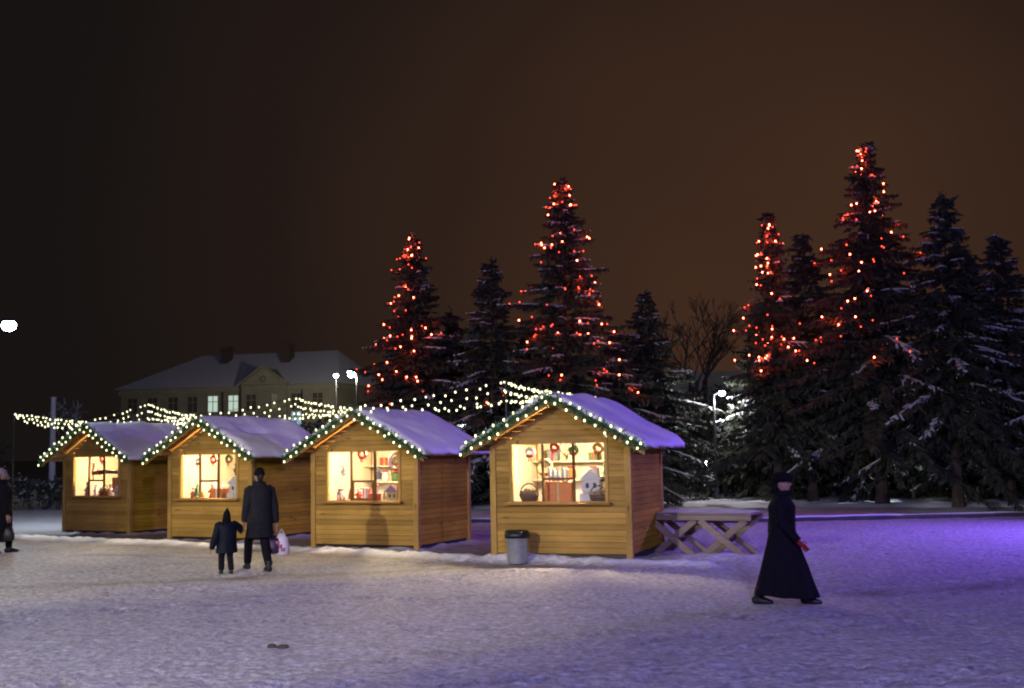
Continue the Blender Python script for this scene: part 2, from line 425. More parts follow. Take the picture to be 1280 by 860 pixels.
# two dark crumbs of frozen mud in the foreground
for i,(x,y,sx,lab) in enumerate([(-2.57,12.36,.055,'left-hand dark crumb of frozen mud on the trampled snow'),(-2.44,12.30,.07,'right-hand, flatter dark crumb of frozen mud on the trampled snow')]):
    m_ = MB(); m_.ball((0,0,.012), sx, sx*.6, .026, 9, 6)
    m_.v = [(a+.012*noise.noise(Vector((a*30,b*30,c*30+i))), b+.01*noise.noise(Vector((b*30,a*30,i+3))), c) for a,b,c in m_.v]
    tag(m_.build('mud_clod', M['bark'], loc=(x,y,0)), lab, 'mud clod', 'mud clods on the snow')

# ------------------------------------------------------------------ market huts
SL = .552; RZ = 2.95; OF, OB, OS = .41, .43, .40
WX0, WX1, WZ0, WZ1 = -.89, .85, 1.02, 2.05
EAVE = 2.13
def roof_z(x): return RZ-.11-SL*abs(x)
def wall_planks(mb, rows, holes, gable, y0, thick, x0, x1):
    z = 0.10; ph = .104
    while z < (2.85 if gable else EAVE-.02):
        z1 = min(z+ph, 2.85 if gable else EAVE)
        gap = .008
        def clip(x, zz): 
            if not gable or zz <= EAVE-.02: return x
            lim = max(0.0, (RZ-.125-zz)/SL); return max(-lim, min(lim, x))
        spans = [(x0, x1)]
        for hx0,hx1,hz0,hz1 in holes:
            if z1-gap > hz0+.001 and z < hz1-.001:
                spans = [(x0, hx0), (hx1, x1)]
        for a,b in spans:
            q = [(clip(a,z),z),(clip(b,z),z),(clip(b,z1-gap),z1-gap),(clip(a,z1-gap),z1-gap)]
            if q[1][0]-q[0][0] < .03: continue
            mb.prism([(x,y0-.010 if k < 2 else y0,zz) for k,(x,zz) in enumerate(q)], [(x,y0+thick,zz) for x,zz in q])
        z += ph
BULB = MB(); BULB.ball((0,0,0), .020, .020, .026, 6, 4); BULB_ME = BULB.mesh('bulb', M['bulb'], True)
RB = MB(); RB.ball((0,0,0), .025, .025, .030, 6, 4); RB_ME = RB.mesh('tree_bulb', M['redbulb'], True); RD = MB(); RD.ball((0,0,0), .020, .020, .025, 6, 4); RD_ME = RD.mesh('small_tree_bulb', M['deepred'], True)

HUT_LABELS = ['smallest-looking wooden market hut, farthest left, beside the grey post',
 'wooden market hut behind the adult and child, second from left',
 'wooden market hut with shadow patches under its window, third from left',
 'wooden market hut with the metal bin by its front, nearest of the four']
HUT_NAMES = ['farthest left hut', 'hut behind the adult and child', 'third hut from left', 'nearest hut with the bin']
def kmat(k):
    x,y,t = KIOSKS[k]
    return Matrix.Translation((x,y,.07 if k == 3 else 0)) @ Matrix.Rotation(-t, 4, 'Z')
for k,(kx,ky,kt) in enumerate(KIOSKS):
    root = empty('market_hut', (kx,ky,.07 if k == 3 else 0), -kt, HUT_LABELS[k], 'market hut', 'wooden market huts in a row')
    hw = KW/2
    m_ = MB(); m_.box(-hw+.05,hw-.05,.06,KD-.05,-.12,.10); m_.build('base_frame', M['black'], root)
    # front wall with its opening, backed by boards behind the gaps
    m_ = MB(); wall_planks(m_, None, [(WX0-.05,WX1+.05,WZ0-.03,WZ1+.03)], True, 0, .018, -hw+.07, hw-.07)
    b = .020
    for x0,x1,z0,z1 in ((-hw+.06,WX0-.05,.1,EAVE),(WX1+.05,hw-.06,.1,EAVE),(WX0-.05,WX1+.05,.1,WZ0-.03)): m_.box(x0,x1,b,b+.02,z0,z1)
    za = WZ1+.03
    m_.prism([(WX0-.05,b,za),(WX1+.05,b,za),(WX1+.05,b,EAVE),(0,b,RZ-.14),(WX0-.05,b,EAVE)],[(WX0-.05,b+.02,za),(WX1+.05,b+.02,za),(WX1+.05,b+.02,EAVE),(0,b+.02,RZ-.14),(WX0-.05,b+.02,EAVE)])
    m_.build('front_wall', M['plank'], root)
    # side and back walls
    for s in (-1,1):
        m_ = MB(); z = .10
        while z < EAVE-.02:
            z1 = min(z+.104, EAVE)-.008
            xo = s*hw; q = [(xo+s*.010,z),(xo,z1)]
            m_.prism([(xo+s*.004,.07,z),(xo+s*.004,KD-.05,z),(xo-s*.004,KD-.05,z1),(xo-s*.004,.07,z1)][::s],[(xo-s*.02,.07,z),(xo-s*.02,KD-.05,z),(xo-s*.02,KD-.05,z1),(xo-s*.02,.07,z1)][::s])
            z += .104
        m_.box(min(xo-s*.022,xo-s*.04),max(xo-s*.022,xo-s*.04),.045,KD-.05,.1,EAVE)
        m_.build('side_wall', M['plank_y'], root)
    m_ = MB(); m_.prism([(-hw,KD-.03,.1),(hw,KD-.03,.1),(hw,KD-.03,EAVE),(0,KD-.03,RZ-.14),(-hw,KD-.03,EAVE)],[(-hw,KD,.1),(hw,KD,.1),(hw,KD,EAVE),(0,KD,RZ-.14),(-hw,KD,EAVE)])
    m_.build('back_wall', M['lining'], root)
    for s in (-1,1):
        m_ = MB(); xo = s*(hw-.048); m_.box(xo-.006,xo+.006,.045,KD-.035,.131,EAVE-.09); m_.build('inner_lining', M['lining'], root)
    m_ = MB(); m_.box(-hw+.04,hw-.04,.045,KD-.035,.10,.13); m_.build('floor', M['lining'], root)
    for x in (-hw+.02,hw-.02):
        for y in (.01,KD-.02):
            m_ = MB(); m_.box(x-.055,x+.055,y-.045,y+.05,.02,EAVE-.01); m_.build('corner_post', M['post'], root)
    # roof: two boarded slopes, verge boards, eaves boards, snow blanket
    hr = hw+OS
    for s in (-1,1):
        m_ = MB(); n = 9
        for i in range(n):
            a, c = hr*i/n+.002, hr*(i+1)/n-.004
            za, zc = RZ-.05-SL*a, RZ-.05-SL*c
            pr = [(s*a,-OF,za-.035),(s*c,-OF,zc-.035),(s*c,-OF,zc),(s*a,-OF,za)]
            if s < 0: pr = pr[::-1]
            m_.prism(pr, [(x,KD+OB,z) for x,_,z in pr])
        m_.build('roof_slope', M['board'], root)
        m_ = MB(); pr = [(s*.0,-OF-.025,RZ-.20),(s*hr,-OF-.025,RZ-.20-SL*hr),(s*hr,-OF-.025,RZ-.06-SL*hr),(0,-OF-.025,RZ-.06)]
        if s < 0: pr = pr[::-1]
        m_.prism(pr, [(x,-OF-.002,z) for x,_,z in pr]); m_.build('verge_board', M['board'], root)
    m_ = MB(); m_.beam((0,-OF+.02,RZ-.17),(0,KD+OB-.02,RZ-.17),.07,.12)
    for s in (-1,1): m_.beam((s*(hw-.03),-OF+.02,EAVE-.03+.0),(s*(hw-.03),KD+OB-.02,EAVE-.03),.06,.09)
    m_.build('roof_beams', M['post'], root)
    m_ = MB(); nu, nv = 38, 26; hs = hr+.03; tot = KD+OF+OB+.06
    def bare(x, y):
        if k == 1: return ((x-.72)/.16)**2+((y-.75)/.42)**2 < 1+.5*noise.noise(Vector((x*5,y*5,2)))
        if k == 0: return ((x-.62)/.07)**2+((y-.5)/.16)**2 < 1
        return False
    top = []
    for j in range(nv+1):
        for i in range(nu+1):
            x = -hs+2*hs*i/nu; y = -OF-.04+tot*j/nv
            ed = min(1, min(hs-abs(x), (y+OF+.04)*1.4, (KD+OB+.02-y)*1.4)/.16+.15)
            t = (.085+.068*noise.noise(Vector((x*1.1,y*1.1,k*9)))+.024*noise.noise(Vector((x*3.7,y*3.7,k*9))))*sqrt(max(.05,ed))
            xr = max(abs(x), .0); zr = RZ-.05-SL*sqrt(xr*xr+.012)+.045
            yj = .045*noise.noise(Vector((x*3.1,j,k*3)))+.03*noise.noise(Vector((x*9,j,k*3))) if j in (0,nv) else 0
            if bare(x,y): t = -.012
            top.append((x+((.07*noise.noise(Vector((y*2.4,i,k)))+.05*noise.noise(Vector((y*7,i,k)))) if i in (0,nu) else 0), y+yj, zr+t))
    nt_ = len(top); m_.v = top+[(x,y,RZ-.05-SL*abs(x)+.004) for x,y,z in top]
    W_ = nu+1
    for j in range(nv):
        for i in range(nu):
            a = j*W_+i; m_.f.append((a,a+1,a+1+W_,a+W_)); m_.f.append((a+nt_,a+W_+nt_,a+1+W_+nt_,a+1+nt_))
    for i in range(nu):
        m_.f.append((i,i+nt_,i+1+nt_,i+1)); a = nv*W_+i; m_.f.append((a,a+1,a+1+nt_,a+nt_))
    for j in range(nv):
        a = j*W_; m_.f.append((a,a+W_,a+W_+nt_,a+nt_)); a = j*W_+nu; m_.f.append((a,a+nt_,a+W_+nt_,a+W_))
    m_.build('roof_snow', M['roof_snow'], root, True)
    # window: casing, mullions, panes, hatch, sill
    m_ = MB(); c = .055
    m_.box(WX0-.06,WX1+.06,-.035,.035,WZ1,WZ1+.07); m_.box(WX0-.06,WX0,-.035,.035,WZ0,WZ1); m_.box(WX1,WX1+.06,-.035,.035,WZ0,WZ1); m_.box(WX0-.06,WX1+.06,-.03,.035,WZ0-.06,WZ0)
    win = m_.build('window', M['post'], root)
    third = (WX1-WX0)/3; xa, xb = WX0+third, WX0+2*third; zh = WZ0+.40
    m_ = MB()
    for x in (xa,xb): m_.box(x-.022,x+.022,-.012,.03,WZ0+.001,WZ1-.001)
    m_.box(xa+.023,xb-.023,-.010,.028,zh-.022,zh+.022)
    if k == 2:
        m_.box(xa+.023,xa+.06,-.008,.026,WZ0+.002,zh-.023); m_.box(xb-.06,xb-.023,-.008,.026,WZ0+.002,zh-.023); m_.box(xa+.061,xb-.061,-.008,.026,WZ0+.002,WZ0+.045)
    m_.build('mullions', M['mull'], win)
    for x0,x1,z0,z1 in ((WX0,xa-.022,WZ0,WZ1),(xb+.022,WX1,WZ0,WZ1),(xa+.022,xb-.022,zh+.022,WZ1)):
        m_ = MB(); m_.box(x0+.001,x1-.001,.008,.012,z0+.001,z1-.001); m_.build('pane', M['glass'], win)
    m_ = MB(); m_.box(WX0-.12,WX1+.12,-.17,-.032,WZ0-.055,WZ0-.02); m_.build('sill', M['board'], win)
    # serving counter and back shelves inside
    m_ = MB(); m_.box(-hw+.06,hw-.06,.06,.48,.96,1.0); m_.build('counter', M['lining'], root)
    for z in (1.36,1.72):
        m_ = MB(); m_.box(-hw+.06,hw-.06,KD-.36,KD-.04,z-.025,z); m_.build('shelf', M['lining'], root)
    m_ = MB(); m_.box(-.35,.35,.7,.78,2.13,2.19); m_.build('ceiling_lamp', M['tube'], root)
    l = light('hut_lamp_light', 'POINT', (0,0,0), [170,260,270,300][k], (1,.76,.42), .12)
    l.parent = root; l.location = (0,.75,2.06)
    l = light('added_front_spot', 'SPOT', (0,0,0), [230,310,320,360][k], (1,.76,.44), .08, None, 120, .5)  # added spot without a fitting, brightens the counter and the snow outside
    l.parent = root; l.location = (0,.68,2.07); l.rotation_euler = (radians(-46),0,0)

    # fir garland on the front verge
    def vp(u, dy=0, dz=0):   # u -1..1 left tip to right tip
        x = u*(hr+.02); return Vector((x, -OF-.06+dy, RZ-.10-SL*abs(x)+dz+.03))
    gr = empty('garland', (kx,ky,.07 if k == 3 else 0), -kt, 'fir garland with white bulbs along the gable of the '+HUT_NAMES[k], 'garland', 'lit fir garlands on the hut gables')
    m_ = MB(); rg = random.Random(50+k)
    for i in range(1500):
        p = vp(rg.uniform(-1,1), rg.gauss(0,.03), rg.gauss(0,.04))
        d = Vector((rg.gauss(0,1),rg.gauss(0,.8),rg.gauss(-.1,1))).normalized()
        m_.blade(p, d, rg.uniform(.07,.15), .022, Vector((rg.gauss(0,1),rg.gauss(0,1),rg.gauss(0,1))))
    m_.build('greenery', M['garland'], gr)
    m_ = MB(); m_.tube([vp(-1+i/20) for i in range(41)], .014, 5); m_.build('wire', M['wire'], gr)
    nb = 38
    for i in range(nb):
        u = -1+2*(i+.5)/nb+rg.uniform(-.012,.012)
        link_mesh('bulb', BULB_ME, gr, vp(u, -.07+rg.uniform(-.03,.02), (.075 if i % 2 else -.085)+rg.uniform(-.03,.03)))

# ------------------------------------------------------------------ goods inside the huts
def gmat(name, c, rough=.6): return plain(name, c, rough, var=.12, scale=20)
GM = dict(white=gmat('ceramic_white', (.82,.80,.76)), red=gmat('red_paint', (.45,.05,.04)), orange=gmat('orange_wood', (.55,.20,.05)), brown=gmat('brown_wicker', (.16,.09,.04)), green=gmat('fir_green', (.05,.13,.05)),
          pink=gmat('pink_felt', (.62,.30,.27)), dark=gmat('dark_felt', (.03,.025,.025)), blue=gmat('blue_grey_felt', (.25,.30,.38)), straw=gmat('straw', (.55,.42,.18)), purple=gmat('mauve_cloth', (.34,.2,.28)))
def place(k, x, y, z): return kmat(k) @ Vector((x,y,z)), -KIOSKS[k][2]
def good(k, name, x, y, z, label, cat):
    p, r = place(k, x, y, z); return empty(name, p, r, label, cat)
def basket(k,x,y,z,label,fill='green',s=1):
    t = good(k,'basket',x,y,z,label,'basket'); m_ = MB(); m_.loft([(0,0,0,.12*s,.09*s),(0,0,.09*s,.16*s,.12*s),(0,0,.13*s,.17*s,.125*s),(0,0,.12*s,.14*s,.10*s)],14); m_.build('bowl',GM['brown'],t,True)
    m_ = MB(); m_.tube([(.15*s*cos(a),0,.12*s+.17*s*sin(a)) for a in [pi*i/10 for i in range(11)]],.012*s,6); m_.build('handle',GM['brown'],t,True)
    m_ = MB(); r = random.Random(int(x*100)+k)
    for i in range(60): 
        m_.blade(Vector((r.uniform(-.1,.1)*s,r.uniform(-.07,.07)*s,.12*s)), Vector((r.gauss(0,.7),r.gauss(0,.7),1)).normalized(), r.uniform(.06,.14)*s, .04*s, Vector((r.gauss(0,1),r.gauss(0,1),.2)))
    m_.build('filling',GM[fill],t)
def candles(k,x,y,z,label,n=5,mat='white',h=.2):
    for i in range(n):
        hh = h*(1-.25*(i%3)/2)
        xx = x+i*.085
        t = good(k,'candle',xx,y,z,label % ['tallest','middling','shortest','tall','medium'][i%5] if '%s' in label else label,'candle'); t['group']='candles on the shelf of the '+HUT_NAMES[k]
        m_ = MB(); m_.loft([(0,0,0,.028,.028),(0,0,hh*.97,.028,.028),(0,0,hh,.020,.020)],10); m_.build('wax',GM[mat],t,True)
        m_ = MB(); m_.tube([(0,0,hh),(.003,0,hh+.02)],.003,5); m_.build('wick',GM['dark'],t)
def house(k,x,y,z,label,mat='white',s=1,roofm='white'):
    t = good(k,'model_house',x,y,z,label,'ornament'); m_ = MB(); m_.box(-.13*s,.13*s,-.09*s,.09*s,0,.2*s); m_.build('wall',GM[mat],t)
    m_ = MB(); m_.prism([(-.17*s,-.12*s,.19*s),(.17*s,-.12*s,.19*s),(0,-.12*s,.34*s)],[(-.17*s,.12*s,.19*s),(.17*s,.12*s,.19*s),(0,.12*s,.34*s)]); m_.build('roof',GM[roofm],t)
    m_ = MB()
    for a in (-.07,.04): m_.box(a*s,(a+.045)*s,-.094*s,-.09*s,.07*s,.14*s)
    m_.build('window',GM['dark'],t)
    m_ = MB(); m_.box(.05*s,.09*s,-.02*s,.02*s,.26*s,.36*s); m_.build('chimney',GM[mat],t)
def wreath(k,x,y,z,label,mat='white',R=.15):
    t = good(k,'wreath',x,y,z,label,'wreath'); m_ = MB(); m_.torus((0,0,0),R,.035,'y',22,7)
    m_.v = [(a+.02*noise.noise(Vector((a*25,b*25,c*25))),b,c+.02*noise.noise(Vector((c*25,a*25,1)))) for a,b,c in m_.v]; m_.build('ring',GM[mat],t)
    m_ = MB(); m_.ball((-.035,-.03,-R),.035,.02,.03,8,5); m_.ball((.035,-.03,-R),.035,.02,.03,8,5); m_.tube([(0,-.03,-R),(.03,-.03,-R-.1)],.008,5); m_.tube([(0,-.03,-R),(-.03,-.03,-R-.1)],.008,5); m_.build('bow',GM['red'],t,True)
def gift(k,x,y,z,label,mat,w_=.2,d_=.16,h=.16,rib='white'):
    t = good(k,'gift_box',x,y,z,label,'box'); m_ = MB(); m_.box(-w_/2,w_/2,-d_/2,d_/2,0,h); m_.build('box',GM[mat],t)
    m_ = MB(); m_.box(-w_/2-.004,w_/2+.004,-d_/2-.004,d_/2+.004,h,h+.03); m_.build('lid',GM[mat],t)
    m_ = MB(); m_.box(-.018,.018,-d_/2-.007,-d_/2-.0045,0,h+.03); m_.build('ribbon',GM[rib],t)
def small_tree(k,x,y,z,label,mat='green',h=.34):
    t = good(k,'toy_fir',x,y,z,label,'ornament'); m_ = MB()
    for i in range(4): m_.loft([(0,0,h*(.14+.2*i),.11*h/.34*(1-.2*i),.11*h/.34*(1-.2*i)),(0,0,h*(.14+.2*i)+h*.26,.012,.012)],9)
    m_.build('crown',GM[mat],t); m_ = MB(); m_.tube([(0,0,0),(0,0,h*.15)],.015,6); m_.build('trunk',GM['brown'],t)
def jar(k,x,y,z,label,mat='straw',s=1):
    t = good(k,'jar',x,y,z,label,'jar'); m_ = MB(); m_.loft([(0,0,0,.05*s,.05*s),(0,0,.02*s,.06*s,.06*s),(0,0,.11*s,.06*s,.06*s),(0,0,.14*s,.042*s,.042*s)],12); m_.build('body',GM[mat],t,True)
    m_ = MB(); m_.loft([(0,0,.141*s,.046*s,.046*s),(0,0,.165*s,.046*s,.046*s)],12); m_.build('lid',GM['red'],t)
def doll(k,x,y,z,label,mat='pink',hair='brown',s=1):
    t = good(k,'toy_doll',x,y,z,label,'toy'); m_ = MB(); m_.loft([(0,0,0,.09*s,.07*s),(0,0,.1*s,.06*s,.05*s),(0,0,.2*s,.04*s,.035*s),(0,0,.22*s,.02*s,.02*s)],12); m_.tube([(-.035*s,0,.18*s),(-.1*s,-.02*s,.11*s)],.017*s,6); m_.tube([(.035*s,0,.18*s),(.1*s,-.02*s,.11*s)],.017*s,6); m_.build('body',GM[mat],t,True)
    m_ = MB(); m_.ball((0,0,.255*s),.045*s,.042*s,.05*s,10,7); m_.build('head',GM['white'],t,True)
    m_ = MB(); m_.ball((0,.01*s,.275*s),.05*s,.045*s,.042*s,10,6); m_.build('hat',GM[hair],t,True)
def picture(k,x,z,label,mat='pink',w_=.26,h=.3):
    t = good(k,'picture',x,KD-.035,z,label,'picture'); m_ = MB(); m_.box(-w_/2,w_/2,-.02,0,0,h); m_.build('frame',GM['brown'],t); m_ = MB(); m_.box(-w_/2+.03,w_/2-.03,-.026,-.0205,.03,h-.03); m_.build('canvas',GM[mat],t)
def scarf(k,x,z,label,mat='pink',l=.4):
    t = good(k,'hanging_scarf',x,.42,z,label,'scarf'); m_ = MB()
    m_.tube([(.02*sin(i*.9),.01*cos(i),-l*i/8) for i in range(9)],[(.05+.012*sin(i*1.7),.016) for i in range(9)],8); m_.build('cloth',GM[mat],t,True)
    m_ = MB(); m_.tube([(-.08,0,.012),(.08,0,.012)],.008,6); m_.build('hanger_rod',GM['brown'],t)
C_ = 1.0; S1, S2, SY = 1.36, 1.72, KD-.2
# nearest hut
basket(3,-.66,.22,C_,'dark wicker basket of greens at left in the nearest hut window','straw',1.15)
gift(3,-.10,.30,C_,'orange box with pale ribbon behind the serving hatch of the nearest hut','orange',.50,.2,.33,'straw')
candles(3,-.30,.34,1.366,'%s white candle on the orange box in the nearest hut',5,'white',.26)
house(3,.52,.30,1.16,'white model house with dark windows at right in the nearest hut','white',1.25)
gift(3,.52,.30,C_,'white flat box under the model house in the nearest hut','white',.42,.24,.12,'straw')
basket(3,.66,.18,C_,'wicker basket of straw at the bottom right of the nearest hut window','straw',1.0)
wreath(3,-.42,.42,1.62,'pale straw wreath hanging by the left mullion of the nearest hut','straw',.13)
small_tree(3,.74,.42,1.30,'green toy fir beside the model house in the nearest hut','green',.42)
wreath(3,-.55,KD-.1,1.98,'white wreath on the back wall of the nearest hut','white',.13)
doll(3,.25,SY,S1,'brown-hatted doll on the lower shelf of the nearest hut','straw','brown')
# third hut
wreath(2,.56,.40,1.83,'round white wreath at the top right of the third hut window','white',.17)
house(2,.55,.30,C_,'peach model house at the bottom right of the third hut window','straw',1.0,'purple')
gift(2,-.12,.3,C_,'pale box just behind the hatch of the third hut','pink',.13,.14,.24,'white')
gift(2,.08,.32,C_,'reddish low box beside the pale box in the third hut','red',.2,.16,.12,'white')
doll(2,.12,.40,1.45,'grey-blue doll hanging behind the middle pane of the third hut','blue','dark',.9)
small_tree(2,-.50,.25,C_,'small red toy fir at the lower left of the third hut window','red',.26)
candles(2,-.85,.3,C_,'%s mauve candle at the foot of the left pane of the third hut',3,'pink',.12)
picture(2,-.55,1.5,'little picture on the back wall of the third hut','straw',.3,.3)
jar(2,.75,.25,C_,'blue-grey jar in the right corner of the third hut window','blue',.9)
scarf(2,-.78,1.72,'short blue-grey scarf at the left edge of the third hut window','blue',.18)
# second hut
small_tree(1,-.60,.22,C_,'green toy fir at the left of the second hut window','green',.36)
doll(1,-.78,.25,C_,'red doll at the left corner of the second hut window','red','dark',.8)
jar(1,-.42,.2,C_,'red-lidded jar next to the toy fir in the second hut','orange',.9)
gift(1,-.02,.35,C_,'orange box low behind the middle pane of the second hut','orange',.36,.2,.20,'white')
picture(1,-.05,1.42,'framed picture on the back wall of the second hut','straw',.34,.26)
house(1,.60,.30,1.12,'white model house at the right of the second hut window','white',1.2)
gift(1,.60,.30,C_,'white box under the model house of the second hut','white',.44,.26,.09,'straw')
scarf(1,.45,1.80,'brown scarf by the right mullion of the second hut','brown',.24)
wreath(1,.72,.42,1.86,'straw wreath at the top right of the second hut window','straw',.11)
jar(1,.25,.2,C_,'dark jar by the middle mullion of the second hut','brown',.9)
# farthest hut
t = good(0,'rolled_rug',-.08,.40,1.60,'long dark rolled cloth across the farthest hut window','cloth roll'); m_ = MB(); m_.tube([(-.55,0,.0),(-.3,.0,.03),(0,0,.045),(.4,0,.03)],[.05,.062,.06,.05],10); m_.build('roll',GM['dark'],t,True); m_ = MB(); m_.torus((0,0,0),.001,.001); 
m_ = MB(); m_.tube([(-.32,0,-.04),(-.30,0,.10)],.068,10); m_.build('tie_band',GM['red'],t,True)
doll(0,-.62,.22,C_,'pink doll at the lower left of the farthest hut window','pink','brown',1.2)
doll(0,-.38,.28,C_,'pale doll beside the pink doll in the farthest hut','white','red',.95)
scarf(0,-.66,1.86,'pink scarf hanging at the left of the farthest hut window','pink',.42)
scarf(0,.70,1.95,'black scarf hanging at the right of the farthest hut window','dark',.36)
scarf(0,.42,1.92,'white scarf hanging in the right pane of the farthest hut','white',.32)
gift(0,.50,.30,1.10,'orange box on the right of the farthest hut counter','orange',.28,.2,.36,'pink')
house(0,.60,.22,C_,'white model house at the bottom right of the farthest hut window','white',.8)
basket(0,.02,.24,C_,'wicker basket in the middle of the farthest hut window','straw',1.0)

for k_,hn in ((0,'farthest hut'),(1,'second hut'),(2,'third hut'),(3,'nearest hut')):
    rr = random.Random(900+k_)
    cols = [('red','red'),('white','white'),('straw','straw-coloured'),('blue','blue-grey'),('orange','orange'),('green','green')]
    rr.shuffle(cols)
    for i,(mm,cn) in enumerate(cols[:5]):
        jar(k_,-.80+.36*i+rr.uniform(-.08,.08),SY,S1+.0,cn+' jar on the lower back shelf of the '+hn,mm,rr.uniform(1.2,1.8))
    cols = [('red','red'),('white','white'),('pink','pink'),('blue','blue-grey'),('green','green'),('purple','mauve')]
    rr.shuffle(cols)
    for i,(mm,cn) in enumerate(cols[:5]):
        x = -.82+.38*i+rr.uniform(-.08,.08)
        if i % 2: doll(k_,x,SY,S2,cn+' doll on the upper back shelf of the '+hn,mm,rr.choice(('brown','red','dark')),rr.uniform(.8,1.05))
        else: gift(k_,x,SY,S2,cn+' box on the upper back shelf of the '+hn,mm,rr.uniform(.15,.24),.15,rr.uniform(.1,.22),rr.choice(('white','straw','red')))
    for i,(mm,cn,x,z_) in enumerate([('white','white',-.70,1.93),('red','red',-.25,2.0),('green','green',.22,1.97),('straw','straw-coloured',.62,1.95)]):
        if k_ in (1,3) or i % 2: wreath(k_,x+rr.uniform(-.06,.06),.36,z_-rr.uniform(0,.12),'small '+cn+' wreath hung high behind the glass of the '+hn,mm,rr.uniform(.055,.085))
    for i,(mm,cn,kind_) in enumerate([('blue','blue-grey','j'),('red','red','d'),('white','white','d'),('pink','pink','j'),('purple','mauve','g')]):
        x = -.78+.38*i+rr.uniform(-.09,.09)
        if kind_ == 'j': jar(k_,x,.42,C_,cn+' jar on the front counter of the '+hn,mm,rr.uniform(1.1,1.7))
        elif kind_ == 'd': doll(k_,x,.44,C_,cn+' doll on the front counter of the '+hn,mm,rr.choice(('brown','red','white')),rr.uniform(.8,1.3))
        else: gift(k_,x,.42,C_,cn+' box on the front counter of the '+hn,mm,.2,.1,rr.uniform(.1,.2))
    small_tree(k_,[-.18,.30,.28,-.12][k_],.36,C_,'pale toy fir on the counter of the '+hn,'straw',[.22,.3,.22,.18][k_])

# ------------------------------------------------------------------ strings of white bulbs between the huts
def peak(k, dz=0): return kmat(k) @ Vector((0,-OF-.06,RZ-.02+dz))
POLES = [Vector((-13.35,31.0,3.24)), Vector((-10.88,34.5,3.61)), Vector((-5.95,31.6,3.58)), Vector((-.15,25.0,3.52))]
for i,p in enumerate(POLES):
    t = empty('cable_pole',(p.x,p.y,0),0,['thin dark cable pole left of the farthest hut','thin dark cable pole behind the farthest hut','thin dark cable pole behind the second hut','thin dark cable pole behind the third hut'][i],'pole','thin poles carrying the bulb strings')
    m_ = MB(); m_.tube([(0,0,-.05),(0,0,p.z)],[.022,.014],7); m_.build('shaft',M['wire'],t)
    m_ = MB(); m_.torus((0,0,p.z-.02),.03,.008,'z',10,5); m_.build('cable_ring',M['metal'],t)
def strand(pts, n, label, seed, sag):
    rr = random.Random(seed)
    path = []
    for a,b in zip(pts, pts[1:]):
        for i in range(16):
            t = i/16; q = a.lerp(b,t); q.z -= sag*4*t*(1-t); path.append(q)
    path.append(pts[-1].copy())
    base = path[0].copy(); base.z = min(q.z for q in path)
    s = empty('string_lights', base, 0, label, 'string lights', 'strings of white bulbs over the huts')
    m_ = MB(); m_.tube([q-base for q in path], .006, 4); m_.build('wire', M['wire'], s)
    ln = [0]
    for a,b in zip(path,path[1:]): ln.append(ln[-1]+(b-a).length)
    for i in range(n):
        d = ln[-1]*(i+.5+rr.uniform(-.3,.3))/n
        j = max(x for x in range(len(ln)-1) if ln[x] <= d); t = (d-ln[j])/(ln[j+1]-ln[j])
        q = path[j].lerp(path[j+1],t)-base; q += Vector((rr.uniform(-.03,.03),rr.uniform(-.03,.03),-.03+rr.uniform(-.03,.02)))
        link_mesh('bulb', BULB_ME, s, q)
ORD = ['topmost','second','third','lowest']
for i,(dz,sag,n) in enumerate([(.05,.03,18),(0,.10,17),(-.05,.16,16)]):
    strand([POLES[0]+Vector((0,0,dz*.6)), peak(0,.03+dz)], n, 'string of white bulbs, '+ORD[i]+' of three, left of the farthest hut peak', 300+i, sag)
GAP = ['between the farthest hut and the second hut','between the second hut and the third hut','between the third hut and the nearest hut']
for k_ in range(3):
    a, b, pz = peak(k_), peak(k_+1), POLES[k_+1]
    back = kmat(k_) @ Vector((0,1.6,RZ+.08))
    strand([a+Vector((0,0,.06)), pz+Vector((0,0,.0)), b+Vector((0,0,.06))], 30 if k_ < 2 else 34, 'string of white bulbs, topmost of four, '+GAP[k_], 310+10*k_, .05)
    mid = a.lerp(b,.55)
    strand([a+Vector((0,0,.02)), pz-Vector((0,0,.18)), b+Vector((0,0,.02))], 28, 'string of white bulbs, second of four, '+GAP[k_], 311+10*k_, .10)
    strand([a, pz-Vector((0,0,.42)), b], 26, 'string of white bulbs, third of four, '+GAP[k_], 312+10*k_, .06)
    strand([a+Vector((0,0,-.02)), back, kmat(k_) @ Vector((0,KD+OB-.1,RZ+.05)), b+Vector((0,0,-.02))], 20, 'string of white bulbs, lowest of four, '+GAP[k_], 313+10*k_, .05)
kk = kmat(3)
strand([kk @ Vector((0,-OF,RZ+.04)), kk @ Vector((0,1.4,RZ+.04)), kk @ Vector((0,KD+OB,RZ+.02))], 16, 'short string of white bulbs along the ridge of the nearest hut', 360, .0)
kk = kmat(2)
strand([kk @ Vector((0,KD+OB+.02,RZ+.02)), kk @ Vector((KW/2+OS,KD+OB+.02,RZ+.03-SL*(KW/2+OS)))], 6, 'sparse string of bulbs down the back edge of the third hut roof', 361, .0)

